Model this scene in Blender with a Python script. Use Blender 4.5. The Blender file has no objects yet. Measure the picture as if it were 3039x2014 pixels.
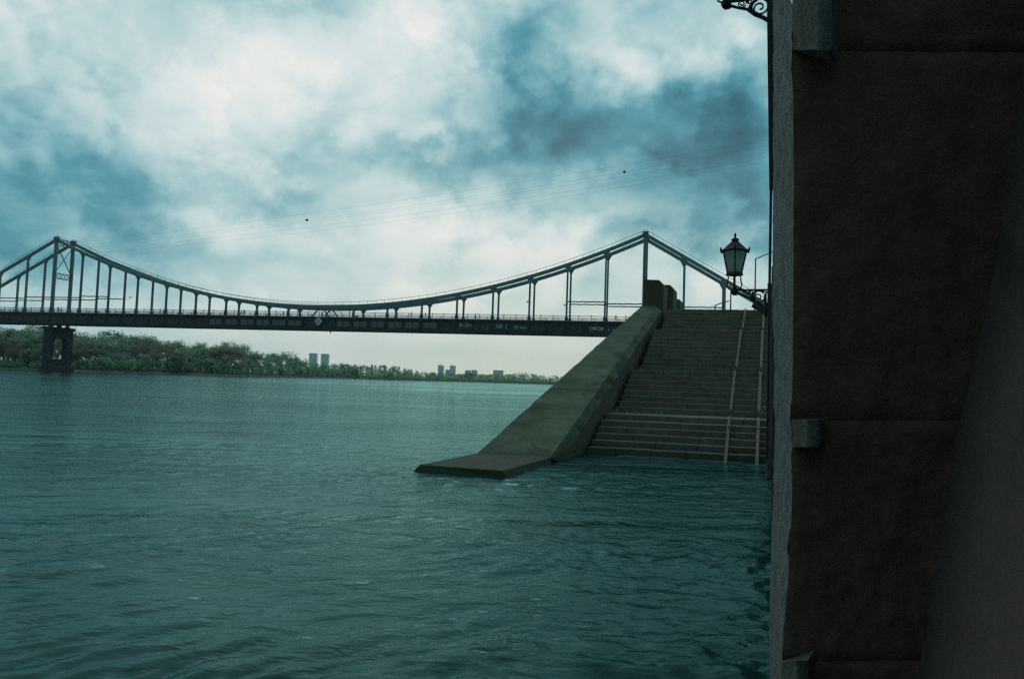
import bpy, bmesh, math, random
import numpy as np
from mathutils import Vector, Matrix

# ------------------------------------------------------------------ camera, sky, sun, exposure
SC = bpy.context.scene
COL = SC.collection
random.seed(7)
rng = np.random.default_rng(11)
W, H, F = 3039.0, 2014.0, 2180.65            # photograph size and focal length in its pixels
PITCH, ROLL = 0.0564, 0.0343
EYE = 2.0                                    # eye height above the river
cp, sp, cr, sr = math.cos(PITCH), math.sin(PITCH), math.cos(ROLL), math.sin(ROLL)
FWD = Vector((0, cp, sp)); UP0 = Vector((0, -sp, cp)); RT0 = Vector((1, 0, 0))
RT = RT0 * cr + UP0 * sr
UP = UP0 * cr - RT0 * sr
cam_data = bpy.data.cameras.new('camera')
cam_data.sensor_width = 36.0
cam_data.lens = 36.0 * F / W
cam_data.clip_start = 0.05
cam_data.clip_end = 30000
cam = bpy.data.objects.new('camera', cam_data)
COL.objects.link(cam)
cam.matrix_world = Matrix((( RT.x, UP.x, -FWD.x, 0), (RT.y, UP.y, -FWD.y, 0), (RT.z, UP.z, -FWD.z, EYE), (0, 0, 0, 1)))
SC.camera = cam

def ray(x, y):
    return FWD + RT * ((x - W / 2) / F) - UP * ((y - H / 2) / F)
def at(x, y, Y):
    d = ray(x, y); d = d * (Y / d.y); return Vector((d.x, d.y, d.z + EYE))
def atz(x, y, z):
    d = ray(x, y); d = d * ((z - EYE) / d.z); return Vector((d.x, d.y, z))

SUN_PX = (800, 150)
sd = ray(*SUN_PX).normalized()
SUN_AZ, SUN_EL = math.atan2(sd.x, sd.y), math.asin(sd.z)

SC.view_settings.view_transform = 'Standard'
SC.view_settings.look = 'None'
SC.view_settings.exposure = 0.0
SC.view_settings.gamma = 1.0
SC.view_settings.use_curve_mapping = False
SC.cycles.use_denoising = False
SC.cycles.filter_width = 1.4
SC.cycles.max_bounces = 6
SC.cycles.volume_bounces = 0
SC.cycles.caustics_reflective = False
SC.cycles.caustics_refractive = False

def srgb(r, g, b):
    f = lambda c: (c / 255 / 12.92) if c <= 10.3 else ((c / 255 + 0.055) / 1.055) ** 2.4
    return (f(r), f(g), f(b), 1)

class G:
    """tiny expression builder for shader nodes"""
    def __init__(s, tree): s.t = tree; s.n = tree.nodes; s.l = tree.links
    def node(s, typ, ins=None, **kw):
        n = s.n.new(typ)
        for k, v in kw.items(): setattr(n, k, v)
        for k, v in (ins or {}).items():
            if isinstance(v, bpy.types.NodeSocket): s.l.new(v, n.inputs[k])
            else: n.inputs[k].default_value = v
        return n
    def m(s, op, a, b=0.0, c=0.0, clamp=False):
        n = s.node('ShaderNodeMath', {0: a, 1: b, 2: c}, operation=op); n.use_clamp = clamp; return n.outputs[0]
    def vm(s, op, a, b=(0, 0, 0)):
        return s.node('ShaderNodeVectorMath', {0: a, 1: b}, operation=op).outputs[0]
    def noise(s, vec, scale, detail=4, rough=0.5, dist=0.0):
        n = s.node('ShaderNodeTexNoise', {'Vector': vec, 'Scale': scale, 'Detail': detail, 'Roughness': rough, 'Distortion': dist})
        return n.outputs['Fac'], n.outputs['Color']
    def ramp(s, fac, stops, interp='LINEAR'):
        n = s.node('ShaderNodeValToRGB', {'Fac': fac}); e = n.color_ramp.elements
        n.color_ramp.interpolation = interp
        while len(e) < len(stops): e.new(0.5)
        for q, (p, c) in zip(e, stops): q.position = p; q.color = c
        return n.outputs['Color']

def blob(px, py, rx, ry, w):
    d = ray(px, py).normalized()
    return (math.atan2(d.x, d.y), math.asin(d.z), rx / F, ry / F, w)

def build_world():
    w = bpy.data.worlds.new('World'); SC.world = w; w.use_nodes = True
    t = w.node_tree; t.nodes.clear(); g = G(t)
    d = g.node('ShaderNodeTexCoord').outputs['Generated']
    d = g.vm('NORMALIZE', d)
    xyz = g.node('ShaderNodeSeparateXYZ', {0: d})
    x, y, z = xyz.outputs
    # warp for ragged cloud borders
    _, wc = g.noise(d, 5.0, 6, 0.55)
    wv = g.vm('SUBTRACT', wc, (0.5, 0.5, 0.5))
    ws = g.node('ShaderNodeSeparateXYZ', {0: wv})
    _, wc2 = g.noise(d, 22.0, 5, 0.6)
    ws2 = g.node('ShaderNodeSeparateXYZ', {0: g.vm('SUBTRACT', wc2, (0.5, 0.5, 0.5))})
    az0 = g.m('ARCTAN2', x, y)
    el0 = g.m('ARCSINE', z)
    az = g.m('ADD', az0, g.m('ADD', g.m('MULTIPLY', ws.outputs[0], 0.28), g.m('MULTIPLY', ws2.outputs[0], 0.06)))
    el = g.m('ADD', el0, g.m('ADD', g.m('MULTIPLY', ws.outputs[1], 0.17), g.m('MULTIPLY', ws2.outputs[1], 0.045)))
    blobs = [blob(*b) for b in [
        (820, 205, 120, 70, .20), (850, 300, 330, 150, .06), (1190, 90, 190, 110, .20), (980, 360, 330, 120, .12), (640, 645, 130, 40, .30),
        (1310, 445, 70, 26, .28), (1300, 760, 480, 90, .12), (1640, 720, 230, 50, .22), (380, 110, 190, 150, .04),
        (1880, 230, 110, 55, .24), (2120, 130, 170, 70, .20), (1900, 370, 430, 200, -.11), (1730, 560, 70, 40, .12), (2130, 770, 200, 60, .20),
        (1500, 980, 700, 130, .16), (560, 250, 140, 160, .05),
        (1600, 310, 190, 160, -.23), (1480, 480, 240, 70, -.20), (1990, 470, 330, 130, -.24), (2170, 290, 150, 110, -.20),
        (250, 570, 330, 80, -.24), (110, 760, 300, 110, -.24), (20, 420, 140, 160, -.18), (480, 740, 260, 60, -.10),
        (920, 390, 70, 100, -.22), (1180, 500, 190, 45, -.24), (1570, 700, 60, 24, -.24), (860, 600, 150, 60, -.15),
        (900, 10, 180, 40, -.14), (1650, 90, 150, 90, -.14), (200, 140, 130, 60, -.09), (2280, 600, 260, 130, -.16)]]
    tot = None
    for a, e, ra, re, wt in blobs:
        u = g.m('MULTIPLY', g.m('SUBTRACT', az, a), 1 / ra)
        v = g.m('MULTIPLY', g.m('SUBTRACT', el, e), 1 / re)
        q = g.m('ADD', g.m('MULTIPLY', u, u), g.m('MULTIPLY', v, v))
        ex = g.m('MULTIPLY', g.m('EXPONENT', g.m('MULTIPLY', q, -0.7)), wt)
        tot = ex if tot is None else g.m('ADD', tot, ex)
    # brighter towards the veiled sun, darker the farther away
    sdot = g.node('ShaderNodeVectorMath', {0: d, 1: tuple(sd)}, operation='DOT_PRODUCT').outputs['Value']
    ang = g.m('ARCCOSINE', g.m('MINIMUM', sdot, 0.99999))
    glow = g.m('EXPONENT', g.m('MULTIPLY', g.m('MULTIPLY', ang, ang), -1 / (0.95 ** 2)))
    base = g.m('ADD', 0.40, g.m('MULTIPLY', glow, 0.34))
    # cloud-deck noise, flattened towards the horizon
    den = g.m('ADD', g.m('MAXIMUM', z, 0.0), 0.22)
    pl = g.node('ShaderNodeCombineXYZ', {0: g.m('DIVIDE', x, den), 1: g.m('DIVIDE', y, den), 2: z}).outputs[0]
    n1, _ = g.noise(pl, 3.4, 8, 0.56, 0.1)
    def field(v):                                              # billows plus finer turbulence
        v = g.vm('MULTIPLY', v, (1, 1, 1.35))
        f1, c1 = g.noise(v, 6.0, 7, 0.52)
        q = g.vm('ADD', v, g.vm('MULTIPLY', g.vm('SUBTRACT', c1, (.5, .5, .5)), (.30, .30, .30)))
        vo = g.node('ShaderNodeTexVoronoi', {'Vector': q, 'Scale': 7.5}, feature='F1').outputs['Distance']
        return g.m('ADD', g.m('MULTIPLY', f1, .74), g.m('MULTIPLY', vo, .25))
    n2 = field(d)
    # the same cloud field a little nearer the sun: its difference lights the sun-side edges and shades the bases
    d2 = g.vm('ADD', d, g.vm('MULTIPLY', g.vm('SUBTRACT', tuple(sd), d), (.06, .06, .06)))
    n2b = field(d2)
    relief = g.m('SUBTRACT', n2, n2b)
    mass = g.node('ShaderNodeMapRange', {'Value': n2, 'From Min': .40, 'From Max': .54}, interpolation_type='SMOOTHSTEP').outputs[0]
    nz = g.m('ADD', g.m('MULTIPLY', g.m('SUBTRACT', n1, 0.5), 0.40), g.m('MULTIPLY', g.m('SUBTRACT', n2, 0.47), 0.30))
    nz = g.m('ADD', nz, g.m('ADD', g.m('MULTIPLY', relief, -1.1), g.m('MULTIPLY', g.m('SUBTRACT', mass, .5), -.16)))
    low = g.m('MULTIPLY', g.m('EXPONENT', g.m('MULTIPLY', g.m('MAXIMUM', el0, 0.0), -9.0)), 1.0)
    nz = g.m('MULTIPLY', nz, g.m('SUBTRACT', 1.0, g.m('MULTIPLY', low, 0.75)))
    B = g.m('ADD', g.m('ADD', base, tot), g.m('ADD', nz, g.m('MULTIPLY', low, 0.08)))
    colr = g.ramp(g.m('MULTIPLY', B, .86), [(0.0, srgb(34, 80, 94)), (0.15, srgb(58, 118, 134)), (0.30, srgb(86, 152, 167)), (0.46, srgb(141, 188, 196)),
                      (0.60, srgb(184, 211, 214)), (0.74, srgb(214, 227, 229)), (0.88, srgb(238, 238, 235)), (1.0, srgb(250, 244, 241))])
    # warmer, greener air low over the right-hand horizon
    gl = g.m('MULTIPLY', low, g.m('EXPONENT', g.m('MULTIPLY', g.m('POWER', g.m('SUBTRACT', az0, 0.04), 2.0), -9.0)))
    mix = g.node('ShaderNodeMix', {0: g.m('MULTIPLY', gl, 0.9, 0, True), 6: colr, 7: srgb(222, 228, 206)}, data_type='RGBA')
    sky = g.node('ShaderNodeTexSky', sky_type='NISHITA', sun_disc=False, sun_elevation=SUN_EL, sun_rotation=SUN_AZ)
    b1 = g.node('ShaderNodeBackground', {0: sky.outputs[0], 1: 0.05})
    b2 = g.node('ShaderNodeBackground', {0: mix.outputs[2], 1: 1.0})
    ms = g.node('ShaderNodeMixShader', {0: 0.98, 1: b1.outputs[0], 2: b2.outputs[0]})
    g.node('ShaderNodeOutputWorld', {0: ms.outputs[0]})
build_world()

sl = bpy.data.lights.new('sun', 'SUN'); sl.energy = 0.5; sl.angle = math.radians(150); sl.color = (1, .96, .88)
sun = bpy.data.objects.new('sun', sl); COL.objects.link(sun)
sun.rotation_euler = Vector(sd).to_track_quat('Z', 'Y').to_euler()

# ------------------------------------------------------------------ materials
def mat(name, c1, c2=None, scale=3.0, rough=0.8, bump=0.0, bscale=20.0, metal=0.0, stretch=(1, 1, 1), detail=6, spots=None, spec=0.5, wet=False, streak=None):
    m = bpy.data.materials.new(name); m.use_nodes = True
    t = m.node_tree; g = G(t); b = t.nodes['Principled BSDF']
    b.inputs['Roughness'].default_value = rough; b.inputs['Metallic'].default_value = metal
    b.inputs['Specular IOR Level'].default_value = spec
    co = g.node('ShaderNodeTexCoord').outputs['Object']
    co = g.vm('MULTIPLY', co, stretch)
    f, _ = g.noise(co, scale, detail, 0.62)
    c2 = c2 or tuple(x * 0.6 for x in c1[:3]) + (1,)
    col = g.ramp(f, [(0.30, c2), (0.70, c1)])
    if spots:
        f2, _ = g.noise(co, spots[0], 5, 0.7)
        k = g.ramp(f2, [(spots[1], (0, 0, 0, 1)), (spots[1] + .12, (1, 1, 1, 1))])
        col = g.node('ShaderNodeMix', {0: k, 6: col, 7: spots[2]}, data_type='RGBA').outputs[2]
    if streak:
        f4, _ = g.noise(g.vm('MULTIPLY', g.node('ShaderNodeTexCoord').outputs['Object'], streak[0]), 1.0, 6, .7, .4)
        k = g.ramp(f4, [(streak[1], (0, 0, 0, 1)), (streak[1] + .16, (1, 1, 1, 1))])
        col = g.node('ShaderNodeMix', {0: k, 6: col, 7: streak[2]}, data_type='RGBA').outputs[2]
    if wet:                                                    # damp, slimy band where the river laps
        oc = g.node('ShaderNodeTexCoord').outputs['Object']; f5, _ = g.noise(oc, 1.6, 5, .7)
        zz = g.m('SUBTRACT', g.node('ShaderNodeSeparateXYZ', {0: oc}).outputs[2], g.m('MULTIPLY', f5, .5))
        k = g.node('ShaderNodeMapRange', {'Value': zz, 'From Min': -.12, 'From Max': .06, 'To Min': 1.0, 'To Max': 0.0}).outputs[0]
        col = g.node('ShaderNodeMix', {0: k, 6: col, 7: (.040, .046, .022, 1)}, data_type='RGBA').outputs[2]
        t.links.new(g.m('SUBTRACT', rough, g.m('MULTIPLY', k, .15)), b.inputs['Roughness'])
    t.links.new(col, b.inputs['Base Color'])
    if bump:
        f3, _ = g.noise(co, bscale, 8, 0.65)
        bn = g.node('ShaderNodeBump', {'Height': f3, 'Strength': bump, 'Distance': 0.05})
        t.links.new(bn.outputs[0], b.inputs['Normal'])
    return m
L = lambda v, r=1, gg=1, b=1: (v * r, v * gg, v * b, 1)
M = {}
M['steel'] = mat('blue_grey_painted_steel', L(.18, .76, 1.02, 1.0), L(.13, .76, 1.0, 1.0), .6, .5, 0.05, 6)
M['steel_dark'] = mat('dark_painted_steel', L(.10, .8, 1, 1.05), L(.07, .8, 1, 1.05), .8, .55)
M['girder'] = mat('dark_brown_girder_steel', L(.035, 1.15, .95, .85), L(.02, 1.1, 1, .95), .35, .7, 0.1, 3)
M['panel'] = mat('faded_whitewash', L(.20, 1, 1, .9), L(.11, 1, 1, .9), 1.2, .85)
M['graffiti'] = mat('white_spray_paint', L(.6, 1, 1, .92), L(.3, 1, 1, .9), 1.0, .8)
M['granite_pier'] = mat('dark_pier_stone', L(.045, 1, 1, 1.05), L(.022, 1, 1, 1.05), .5, .9, 0.4, 4)
M['ramp'] = mat('mossy_concrete', L(.135, .90, 1.04, .66), L(.06, .88, 1.08, .54), .9, .9, 0.4, 25, wet=True, streak=((1.1, .30, .30), .56, L(.030, 1.05, 1.05, .5)), spec=.2, spots=(0.75, .53, L(.04, .95, 1.1, .5)))
M['ramp_side'] = mat('dark_damp_stone', L(.07, 1.4, .92, .6), L(.04, 1.4, .92, .56), .9, .9, 0.3, 18, wet=True, streak=((1.5, 1.5, .25), .55, L(.03, 1.2, 1, .6)))
M['step'] = mat('worn_granite_step', L(.115, 1.32, .95, .66), L(.068, 1.32, .95, .62), 2.2, .85, 0.25, 40, spots=(1.1, .62, L(.085, .95, 1.08, .72)), wet=True, streak=((.35, .35, .9), .60, L(.04, 1.1, 1, .66)))
M['step2'] = mat('greenish_granite_step', L(.11, 1.18, .98, .66), L(.058, 1.1, 1.0, .64), 2.2, .85, 0.25, 40, spots=(1.1, .58, L(.07, .9, 1.1, .7)), wet=True, streak=((.35, .35, .9), .60, L(.04, 1.1, 1, .66)))
M['step3'] = mat('brownish_granite_step', L(.105, 1.42, .92, .64), L(.055, 1.32, .93, .62), 2.2, .85, 0.25, 40, spots=(1.1, .6, L(.07, 1, 1.02, .75)), wet=True, streak=((.35, .35, .9), .60, L(.04, 1.1, 1, .66)))
M['wet_step'] = mat('damp_slimy_step', L(.06, 1.05, 1.1, .6), L(.03, 1.05, 1.05, .6), 3, .35, .25, 40)
M['rail_steel'] = mat('galvanised_channel', L(.095, 1.2, 1, .76), L(.06, 1.2, .98, .74), 4, .5, 0.05, 30)
M['pave'] = mat('promenade_granite', L(.25), L(.17), .6, .9, .2, 8)
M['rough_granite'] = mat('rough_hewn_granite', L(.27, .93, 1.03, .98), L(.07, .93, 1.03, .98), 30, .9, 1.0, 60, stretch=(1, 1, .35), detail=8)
M['tooth'] = mat('darkened_toothing_granite', L(.095, .98, 1.04, .84), L(.045, .98, 1.04, .84), 18, .9, .6, 45)  # pillar granite darkened in colour to offset the light these faces catch
M['shaded_granite'] = mat('shaded_brown_granite', L(.075, 1.75, .93, .62), L(.05, 1.75, .93, .64), 14, .9, 0.35, 40, detail=8, spots=(2.2, .56, L(.042, 1.5, .95, .7)), spec=.25)  # same pillar granite, with the end face's shade put into its colour
M['wall_plaster'] = mat('grey_batter_wall', L(.075, 1.35, .97, .80), L(.055, 1.35, .97, .80), 2.6, .85, .3, 24, spots=(1.4, .58, L(.03, 1.2, 1, .85)), spec=.25)
M['iron'] = mat('black_cast_iron', L(.016, 1.5, .9, .95), L(.009, 1.4, .9, 1), 9, .6, 0.1, 40, spec=.2)
M['pillar'] = mat('damp_dark_stone', L(.07, 1.05, 1, .98), L(.035, 1.05, 1, .98), 3, .85, 0.4, 22, stretch=(1, 1, .4))
M['bank'] = mat('sandy_bank', L(.14, 1.08, 1, .8), L(.06, .95, 1.02, .75), .06, .95)
M['grass'] = mat('bank_grass', L(.06, .85, 1.1, .55), L(.03, .85, 1.1, .6), .3, .95)
M['bark'] = mat('bark', L(.19, 1.1, 1, .78), L(.11, 1.1, 1, .78), 2, .95)
M['rubber'] = mat('dark_rubber', L(.02), L(.012), 5, .7)
M['floodglass'] = mat('dull_floodlight_glass', L(.2), L(.15), 5, .2)

def leaf_mat(name, c1, c2):
    m = bpy.data.materials.new(name); m.use_nodes = True
    t = m.node_tree; g = G(t); b = t.nodes['Principled BSDF']
    b.inputs['Roughness'].default_value = 0.8; b.inputs['Specular IOR Level'].default_value = .2
    co = g.node('ShaderNodeTexCoord').outputs['Object']
    oi = g.node('ShaderNodeObjectInfo')
    f, _ = g.noise(co, 0.8, 4, .6)
    f = g.m('ADD', g.m('MULTIPLY', f, .7), g.m('MULTIPLY', oi.outputs['Random'], .45))
    col = g.ramp(f, [(.3, c2), (.75, c1)])
    t.links.new(col, b.inputs['Base Color'])
    tr = g.node('ShaderNodeBsdfTranslucent', {0: col})
    ms = g.node('ShaderNodeMixShader', {0: .5, 1: b.outputs[0], 2: tr.outputs[0]})
    t.links.new(ms.outputs[0], t.nodes['Material Output'].inputs[0])
    return m
M['leaf_brown'] = leaf_mat('budding_leaves', L(0.398, .74, 1.08, .68), L(0.259, 1.0, 1.02, .75))
M['leaf_twig'] = leaf_mat('brown_twigs', L(0.276, 1.05, 1.0, .78), L(0.152, 1.05, 1, .78))
M['leaf_dark'] = leaf_mat('dark_foliage', L(0.397, .72, 1.08, .72), L(0.265, .75, 1.05, .75))
M['leaf_green'] = leaf_mat('fresh_willow_leaves', L(0.654, .78, 1.12, .52), L(0.398, .8, 1.12, .55))
M['leaf_mid'] = leaf_mat('mid_green_leaves', L(0.490, .75, 1.12, .6), L(0.313, .78, 1.1, .6))

def water_mat():
    m = bpy.data.materials.new('river_water'); m.use_nodes = True
    t = m.node_tree; t.nodes.clear(); g = G(t)
    co = g.node('ShaderNodeTexCoord').outputs['Object']
    # ripple relief at several sizes; calm and ruffled patches
    p1, _ = g.noise(g.vm('MULTIPLY', co, (.018, .045, 1)), 1.0, 4, .6, .6)
    p2, _ = g.noise(g.vm('MULTIPLY', co, (.10, .22, 1)), 1.0, 3, .6, .8)
    patch = g.m('ADD', g.m('MULTIPLY', p1, .65), g.m('MULTIPLY', p2, .35))
    patch = g.ramp(patch, [(.40, (.18, .18, .18, 1)), (.58, (1, 1, 1, 1))])
    r1, _ = g.noise(g.vm('MULTIPLY', co, (1.0, 1.7, 1)), 1.6, 3, .55, .5)
    r2, _ = g.noise(g.vm('MULTIPLY', co, (1.0, 1.6, 1)), 7.0, 4, .6, .4)
    r3, _ = g.noise(g.vm('MULTIPLY', co, (.5, 1.0, 1)), .35, 2, .5, .2)
    hgt = g.m('ADD', g.m('ADD', g.m('MULTIPLY', r1, .085), g.m('MULTIPLY', r2, .023)), g.m('MULTIPLY', r3, .12))
    bn = g.node('ShaderNodeBump', {'Height': g.m('MULTIPLY', hgt, patch), 'Strength': 1.0, 'Distance': 1.0})
    # murky green river body under a teal-tinted mirror, blended by Fresnel
    body = g.node('ShaderNodeBsdfDiffuse', {0: (.011, .041, .039, 1), 'Normal': bn.outputs[0]})
    mirror = g.node('ShaderNodeBsdfGlossy', {0: (.35, .64, .64, 1), 'Roughness': .10, 'Normal': bn.outputs[0]})
    fr = g.node('ShaderNodeFresnel', {'IOR': 1.30, 'Normal': bn.outputs[0]})
    ms = g.node('ShaderNodeMixShader', {0: fr.outputs[0], 1: body.outputs[0], 2: mirror.outputs[0]})
    g.node('ShaderNodeOutputMaterial', {0: ms.outputs[0]})
    return m
M['water'] = water_mat()

def glass_mat():
    m = bpy.data.materials.new('frosted_lantern_glass'); m.use_nodes = True
    t = m.node_tree; g = G(t); b = t.nodes['Principled BSDF']
    b.inputs['Base Color'].default_value = (.42, .50, .47, 1); b.inputs['Roughness'].default_value = .35
    tr = g.node('ShaderNodeBsdfTranslucent', {0: (.43, .51, .47, 1)})
    ms = g.node('ShaderNodeMixShader', {0: .75, 1: b.outputs[0], 2: tr.outputs[0]})
    t.links.new(ms.outputs[0], t.nodes['Material Output'].inputs[0])
    return m
M['glass'] = glass_mat()

# ------------------------------------------------------------------ helpers
def tag(o, label=None, cat=None, group=None, kind=None):
    if label: o['label'] = label
    if cat: o['category'] = cat
    if group: o['group'] = group
    if kind: o['kind'] = kind
    return o
def empty(name, loc=(0, 0, 0), rz=0.0):
    o = bpy.data.objects.new(name, None); COL.objects.link(o)
    o.location = loc; o.rotation_euler = (0, 0, rz); o.empty_display_size = .5
    return o
def link(name, me, parent=None, loc=None, rot=None):
    o = bpy.data.objects.new(name, me); COL.objects.link(o)
    if parent: o.parent = parent
    if loc is not None: o.location = loc
    if rot is not None: o.rotation_euler = rot
    return o

class MB:
    """collects boxes, beams, tubes and polygons into one mesh"""
    def __init__(s): s.v = []; s.f = []; s.mi = []; s.cur = 0
    def add(s, vs, fs):
        n = len(s.v); s.v += [tuple(v) for v in vs]; s.f += [tuple(i + n for i in f) for f in fs]; s.mi += [s.cur] * len(fs); return s
    def box(s, a, b):
        (x0, y0, z0), (x1, y1, z1) = [(min(p, q), max(p, q)) for p, q in zip(a, b)][0:0] or ((min(a[0], b[0]), min(a[1], b[1]), min(a[2], b[2])), (max(a[0], b[0]), max(a[1], b[1]), max(a[2], b[2])))
        return s.add([(x0, y0, z0), (x1, y0, z0), (x1, y1, z0), (x0, y1, z0), (x0, y0, z1), (x1, y0, z1), (x1, y1, z1), (x0, y1, z1)],
                     [(0, 3, 2, 1), (4, 5, 6, 7), (0, 1, 5, 4), (1, 2, 6, 5), (2, 3, 7, 6), (3, 0, 4, 7)])
    def beam(s, p, q, w, h, up=(0, 0, 1)):
        p, q = Vector(p), Vector(q); d = (q - p).normalized(); u = Vector(up)
        if abs(d.dot(u)) > .99: u = Vector((0, 1, 0))
        r = d.cross(u).normalized() * (w / 2); u = r.cross(d).normalized() * (h / 2)
        return s.add([p - r - u, p + r - u, p + r + u, p - r + u, q - r - u, q + r - u, q + r + u, q - r + u],
                     [(0, 1, 2, 3), (7, 6, 5, 4), (0, 4, 5, 1), (1, 5, 6, 2), (2, 6, 7, 3), (3, 7, 4, 0)])
    def tube(s, pts, r, n=6, cap=True):
        pts = [Vector(p) for p in pts]; rs = r if isinstance(r, (list, tuple)) else [r] * len(pts)
        n0 = len(s.v); vs = []
        for i, p in enumerate(pts):
            d = (pts[min(i + 1, len(pts) - 1)] - pts[max(i - 1, 0)]).normalized()
            u = Vector((0, 0, 1)) if abs(d.z) < .95 else Vector((1, 0, 0))
            a = d.cross(u).normalized(); b = a.cross(d)
            for k in range(n):
                t = 2 * math.pi * k / n; vs.append(p + (a * math.cos(t) + b * math.sin(t)) * rs[i])
        fs = []
        for i in range(len(pts) - 1):
            for k in range(n):
                k2 = (k + 1) % n; fs.append((i * n + k, (i + 1) * n + k, (i + 1) * n + k2, i * n + k2))
        if cap: fs += [tuple(range(n)), tuple((len(pts) - 1) * n + k for k in reversed(range(n)))]
        return s.add(vs, fs)
    def lathe(s, prof, n=12, c=(0, 0, 0), rot=0.0):
        vs = []; fs = []
        for r, z in prof:
            for k in range(n):
                t = 2 * math.pi * k / n + rot; vs.append((c[0] + r * math.cos(t), c[1] + r * math.sin(t), c[2] + z))
        for i in range(len(prof) - 1):
            for k in range(n):
                k2 = (k + 1) % n; fs.append((i * n + k, i * n + k2, (i + 1) * n + k2, (i + 1) * n + k))
        fs += [tuple(reversed(range(n))), tuple((len(prof) - 1) * n + k for k in range(n))]
        return s.add(vs, fs)
    def prism(s, poly, z0, z1):
        n = len(poly)
        return s.add([(x, y, z0) for x, y in poly] + [(x, y, z1) for x, y in poly],
                     [tuple(reversed(range(n))), tuple(range(n, 2 * n))] + [(i, (i + 1) % n, n + (i + 1) % n, n + i) for i in range(n)])
    def mesh(s, name, mats, smooth=False, bevel=0.0, fix=True):
        me = bpy.data.meshes.new(name); me.from_pydata(s.v, [], s.f)
        for m in (mats if isinstance(mats, (list, tuple)) else [mats]): me.materials.append(m)
        if any(s.mi): me.polygons.foreach_set('material_index', s.mi)
        if bevel or fix:
            bm = bmesh.new(); bm.from_mesh(me)
            if fix: bmesh.ops.recalc_face_normals(bm, faces=bm.faces)
            if bevel: bmesh.ops.bevel(bm, geom=bm.edges[:], offset=bevel, segments=1, affect='EDGES')
            bm.to_mesh(me); bm.free()
        if smooth: me.polygons.foreach_set('use_smooth', [True] * len(me.polygons))
        return me
    def build(s, name, mats, parent=None, loc=None, rot=None, **kw):
        return link(name, s.mesh(name, mats, **kw), parent, loc, rot)

# ------------------------------------------------------------------ river
def build_water():
    n, T = 1024, 40.0
    k = np.fft.fftfreq(n, T / n) * 2 * np.pi
    kx, ky = np.meshgrid(k, k)
    kk = np.sqrt(kx ** 2 + ky ** 2); kk[0, 0] = 1e-6
    th = np.arctan2(ky, kx); main = math.radians(112)
    spread = np.cos(np.clip(np.abs((th - main + np.pi / 2) % np.pi - np.pi / 2) * 1.05, 0, np.pi / 2)) ** 2 + .12
    k0, k1 = 2 * np.pi / 1.0, 2 * np.pi / .17
    amp = kk ** -1.25 * np.exp(-(k0 / kk) ** 2) * np.exp(-(kk / k1) ** 2) * np.sqrt(spread)
    ph = rng.normal(size=(n, n)) + 1j * rng.normal(size=(n, n))
    h = np.real(np.fft.ifft2(amp * ph)); h /= h.std()
    h = h - .10 * (h * np.abs(h))                       # slightly peaked crests
    def tile(X, Y):
        u = (X / T % 1) * n; v = (Y / T % 1) * n
        i, j = np.floor(u).astype(int), np.floor(v).astype(int); a, b = u - i, v - j
        g = lambda ii, jj: h[jj % n, ii % n]
        return (g(i, j) * (1 - a) + g(i + 1, j) * a) * (1 - b) + (g(i, j + 1) * (1 - a) + g(i + 1, j + 1) * a) * b
    gr = rng.normal(size=(64, 64))
    def patch(X, Y, s):
        u, v = X / s % 64, Y / s % 64
        i, j = np.floor(u).astype(int), np.floor(v).astype(int); a, b = u - i, v - j
        a = a * a * (3 - 2 * a); b = b * b * (3 - 2 * b); g = lambda ii, jj: gr[jj % 64, ii % 64]
        return (g(i, j) * (1 - a) + g(i + 1, j) * a) * (1 - b) + (g(i, j + 1) * (1 - a) + g(i + 1, j + 1) * a) * b
    NR = 880
    R = np.exp(np.linspace(np.log(2.4), np.log(9000), NR)); R = np.concatenate([[0.3], R])
    A = np.concatenate([np.linspace(-180, -52, 24)[:-1], np.linspace(-52, 26, 520), np.linspace(26, 180, 26)[1:-1]])
    A = np.radians(A); na = len(A); nr = len(R)
    Rm, Am = np.meshgrid(R, A, indexing='ij')
    X, Y = Rm * np.sin(Am), Rm * np.cos(Am)
    wx = X + 1.1 * patch(X, Y, 5.0); wy = Y + 1.1 * patch(Y + 17, X + 5, 5.0)
    c, s_ = math.cos(.5), math.sin(.5)
    Z = tile(wx, wy) * .62 + tile((wx * c + wy * s_) * .53, (wy * c - wx * s_) * .53 + 3.3) * .62
    mod = np.clip(.75 + .38 * patch(X + 3, Y * 1.6, 6.0) + .3 * patch(X, Y, 2.3), .25, 1.7)
    fade = np.clip(7.5 / Rm, 0, 1) ** 1.5
    Z = Z * .023 * mod * fade
    co = np.stack([X, Y, Z], -1).reshape(-1, 3)
    i = np.arange(nr - 1)[:, None] * na; j = np.arange(na)[None, :]; j2 = (j + 1) % na
    q = np.stack([i + j, i + j2, i + na + j2, i + na + j], -1).reshape(-1, 4)
    me = bpy.data.meshes.new('river'); nv, nf = len(co), len(q)
    me.vertices.add(nv); me.vertices.foreach_set('co', co.ravel())
    me.loops.add(nf * 4); me.loops.foreach_set('vertex_index', q.ravel())
    me.polygons.add(nf); me.polygons.foreach_set('loop_start', np.arange(nf) * 4)
    me.polygons.foreach_set('use_smooth', np.ones(nf, bool))
    me.update(calc_edges=True); me.validate()
    me.materials.append(M['water'])
    tag(link('river', me), kind='structure')
build_water()

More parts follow.
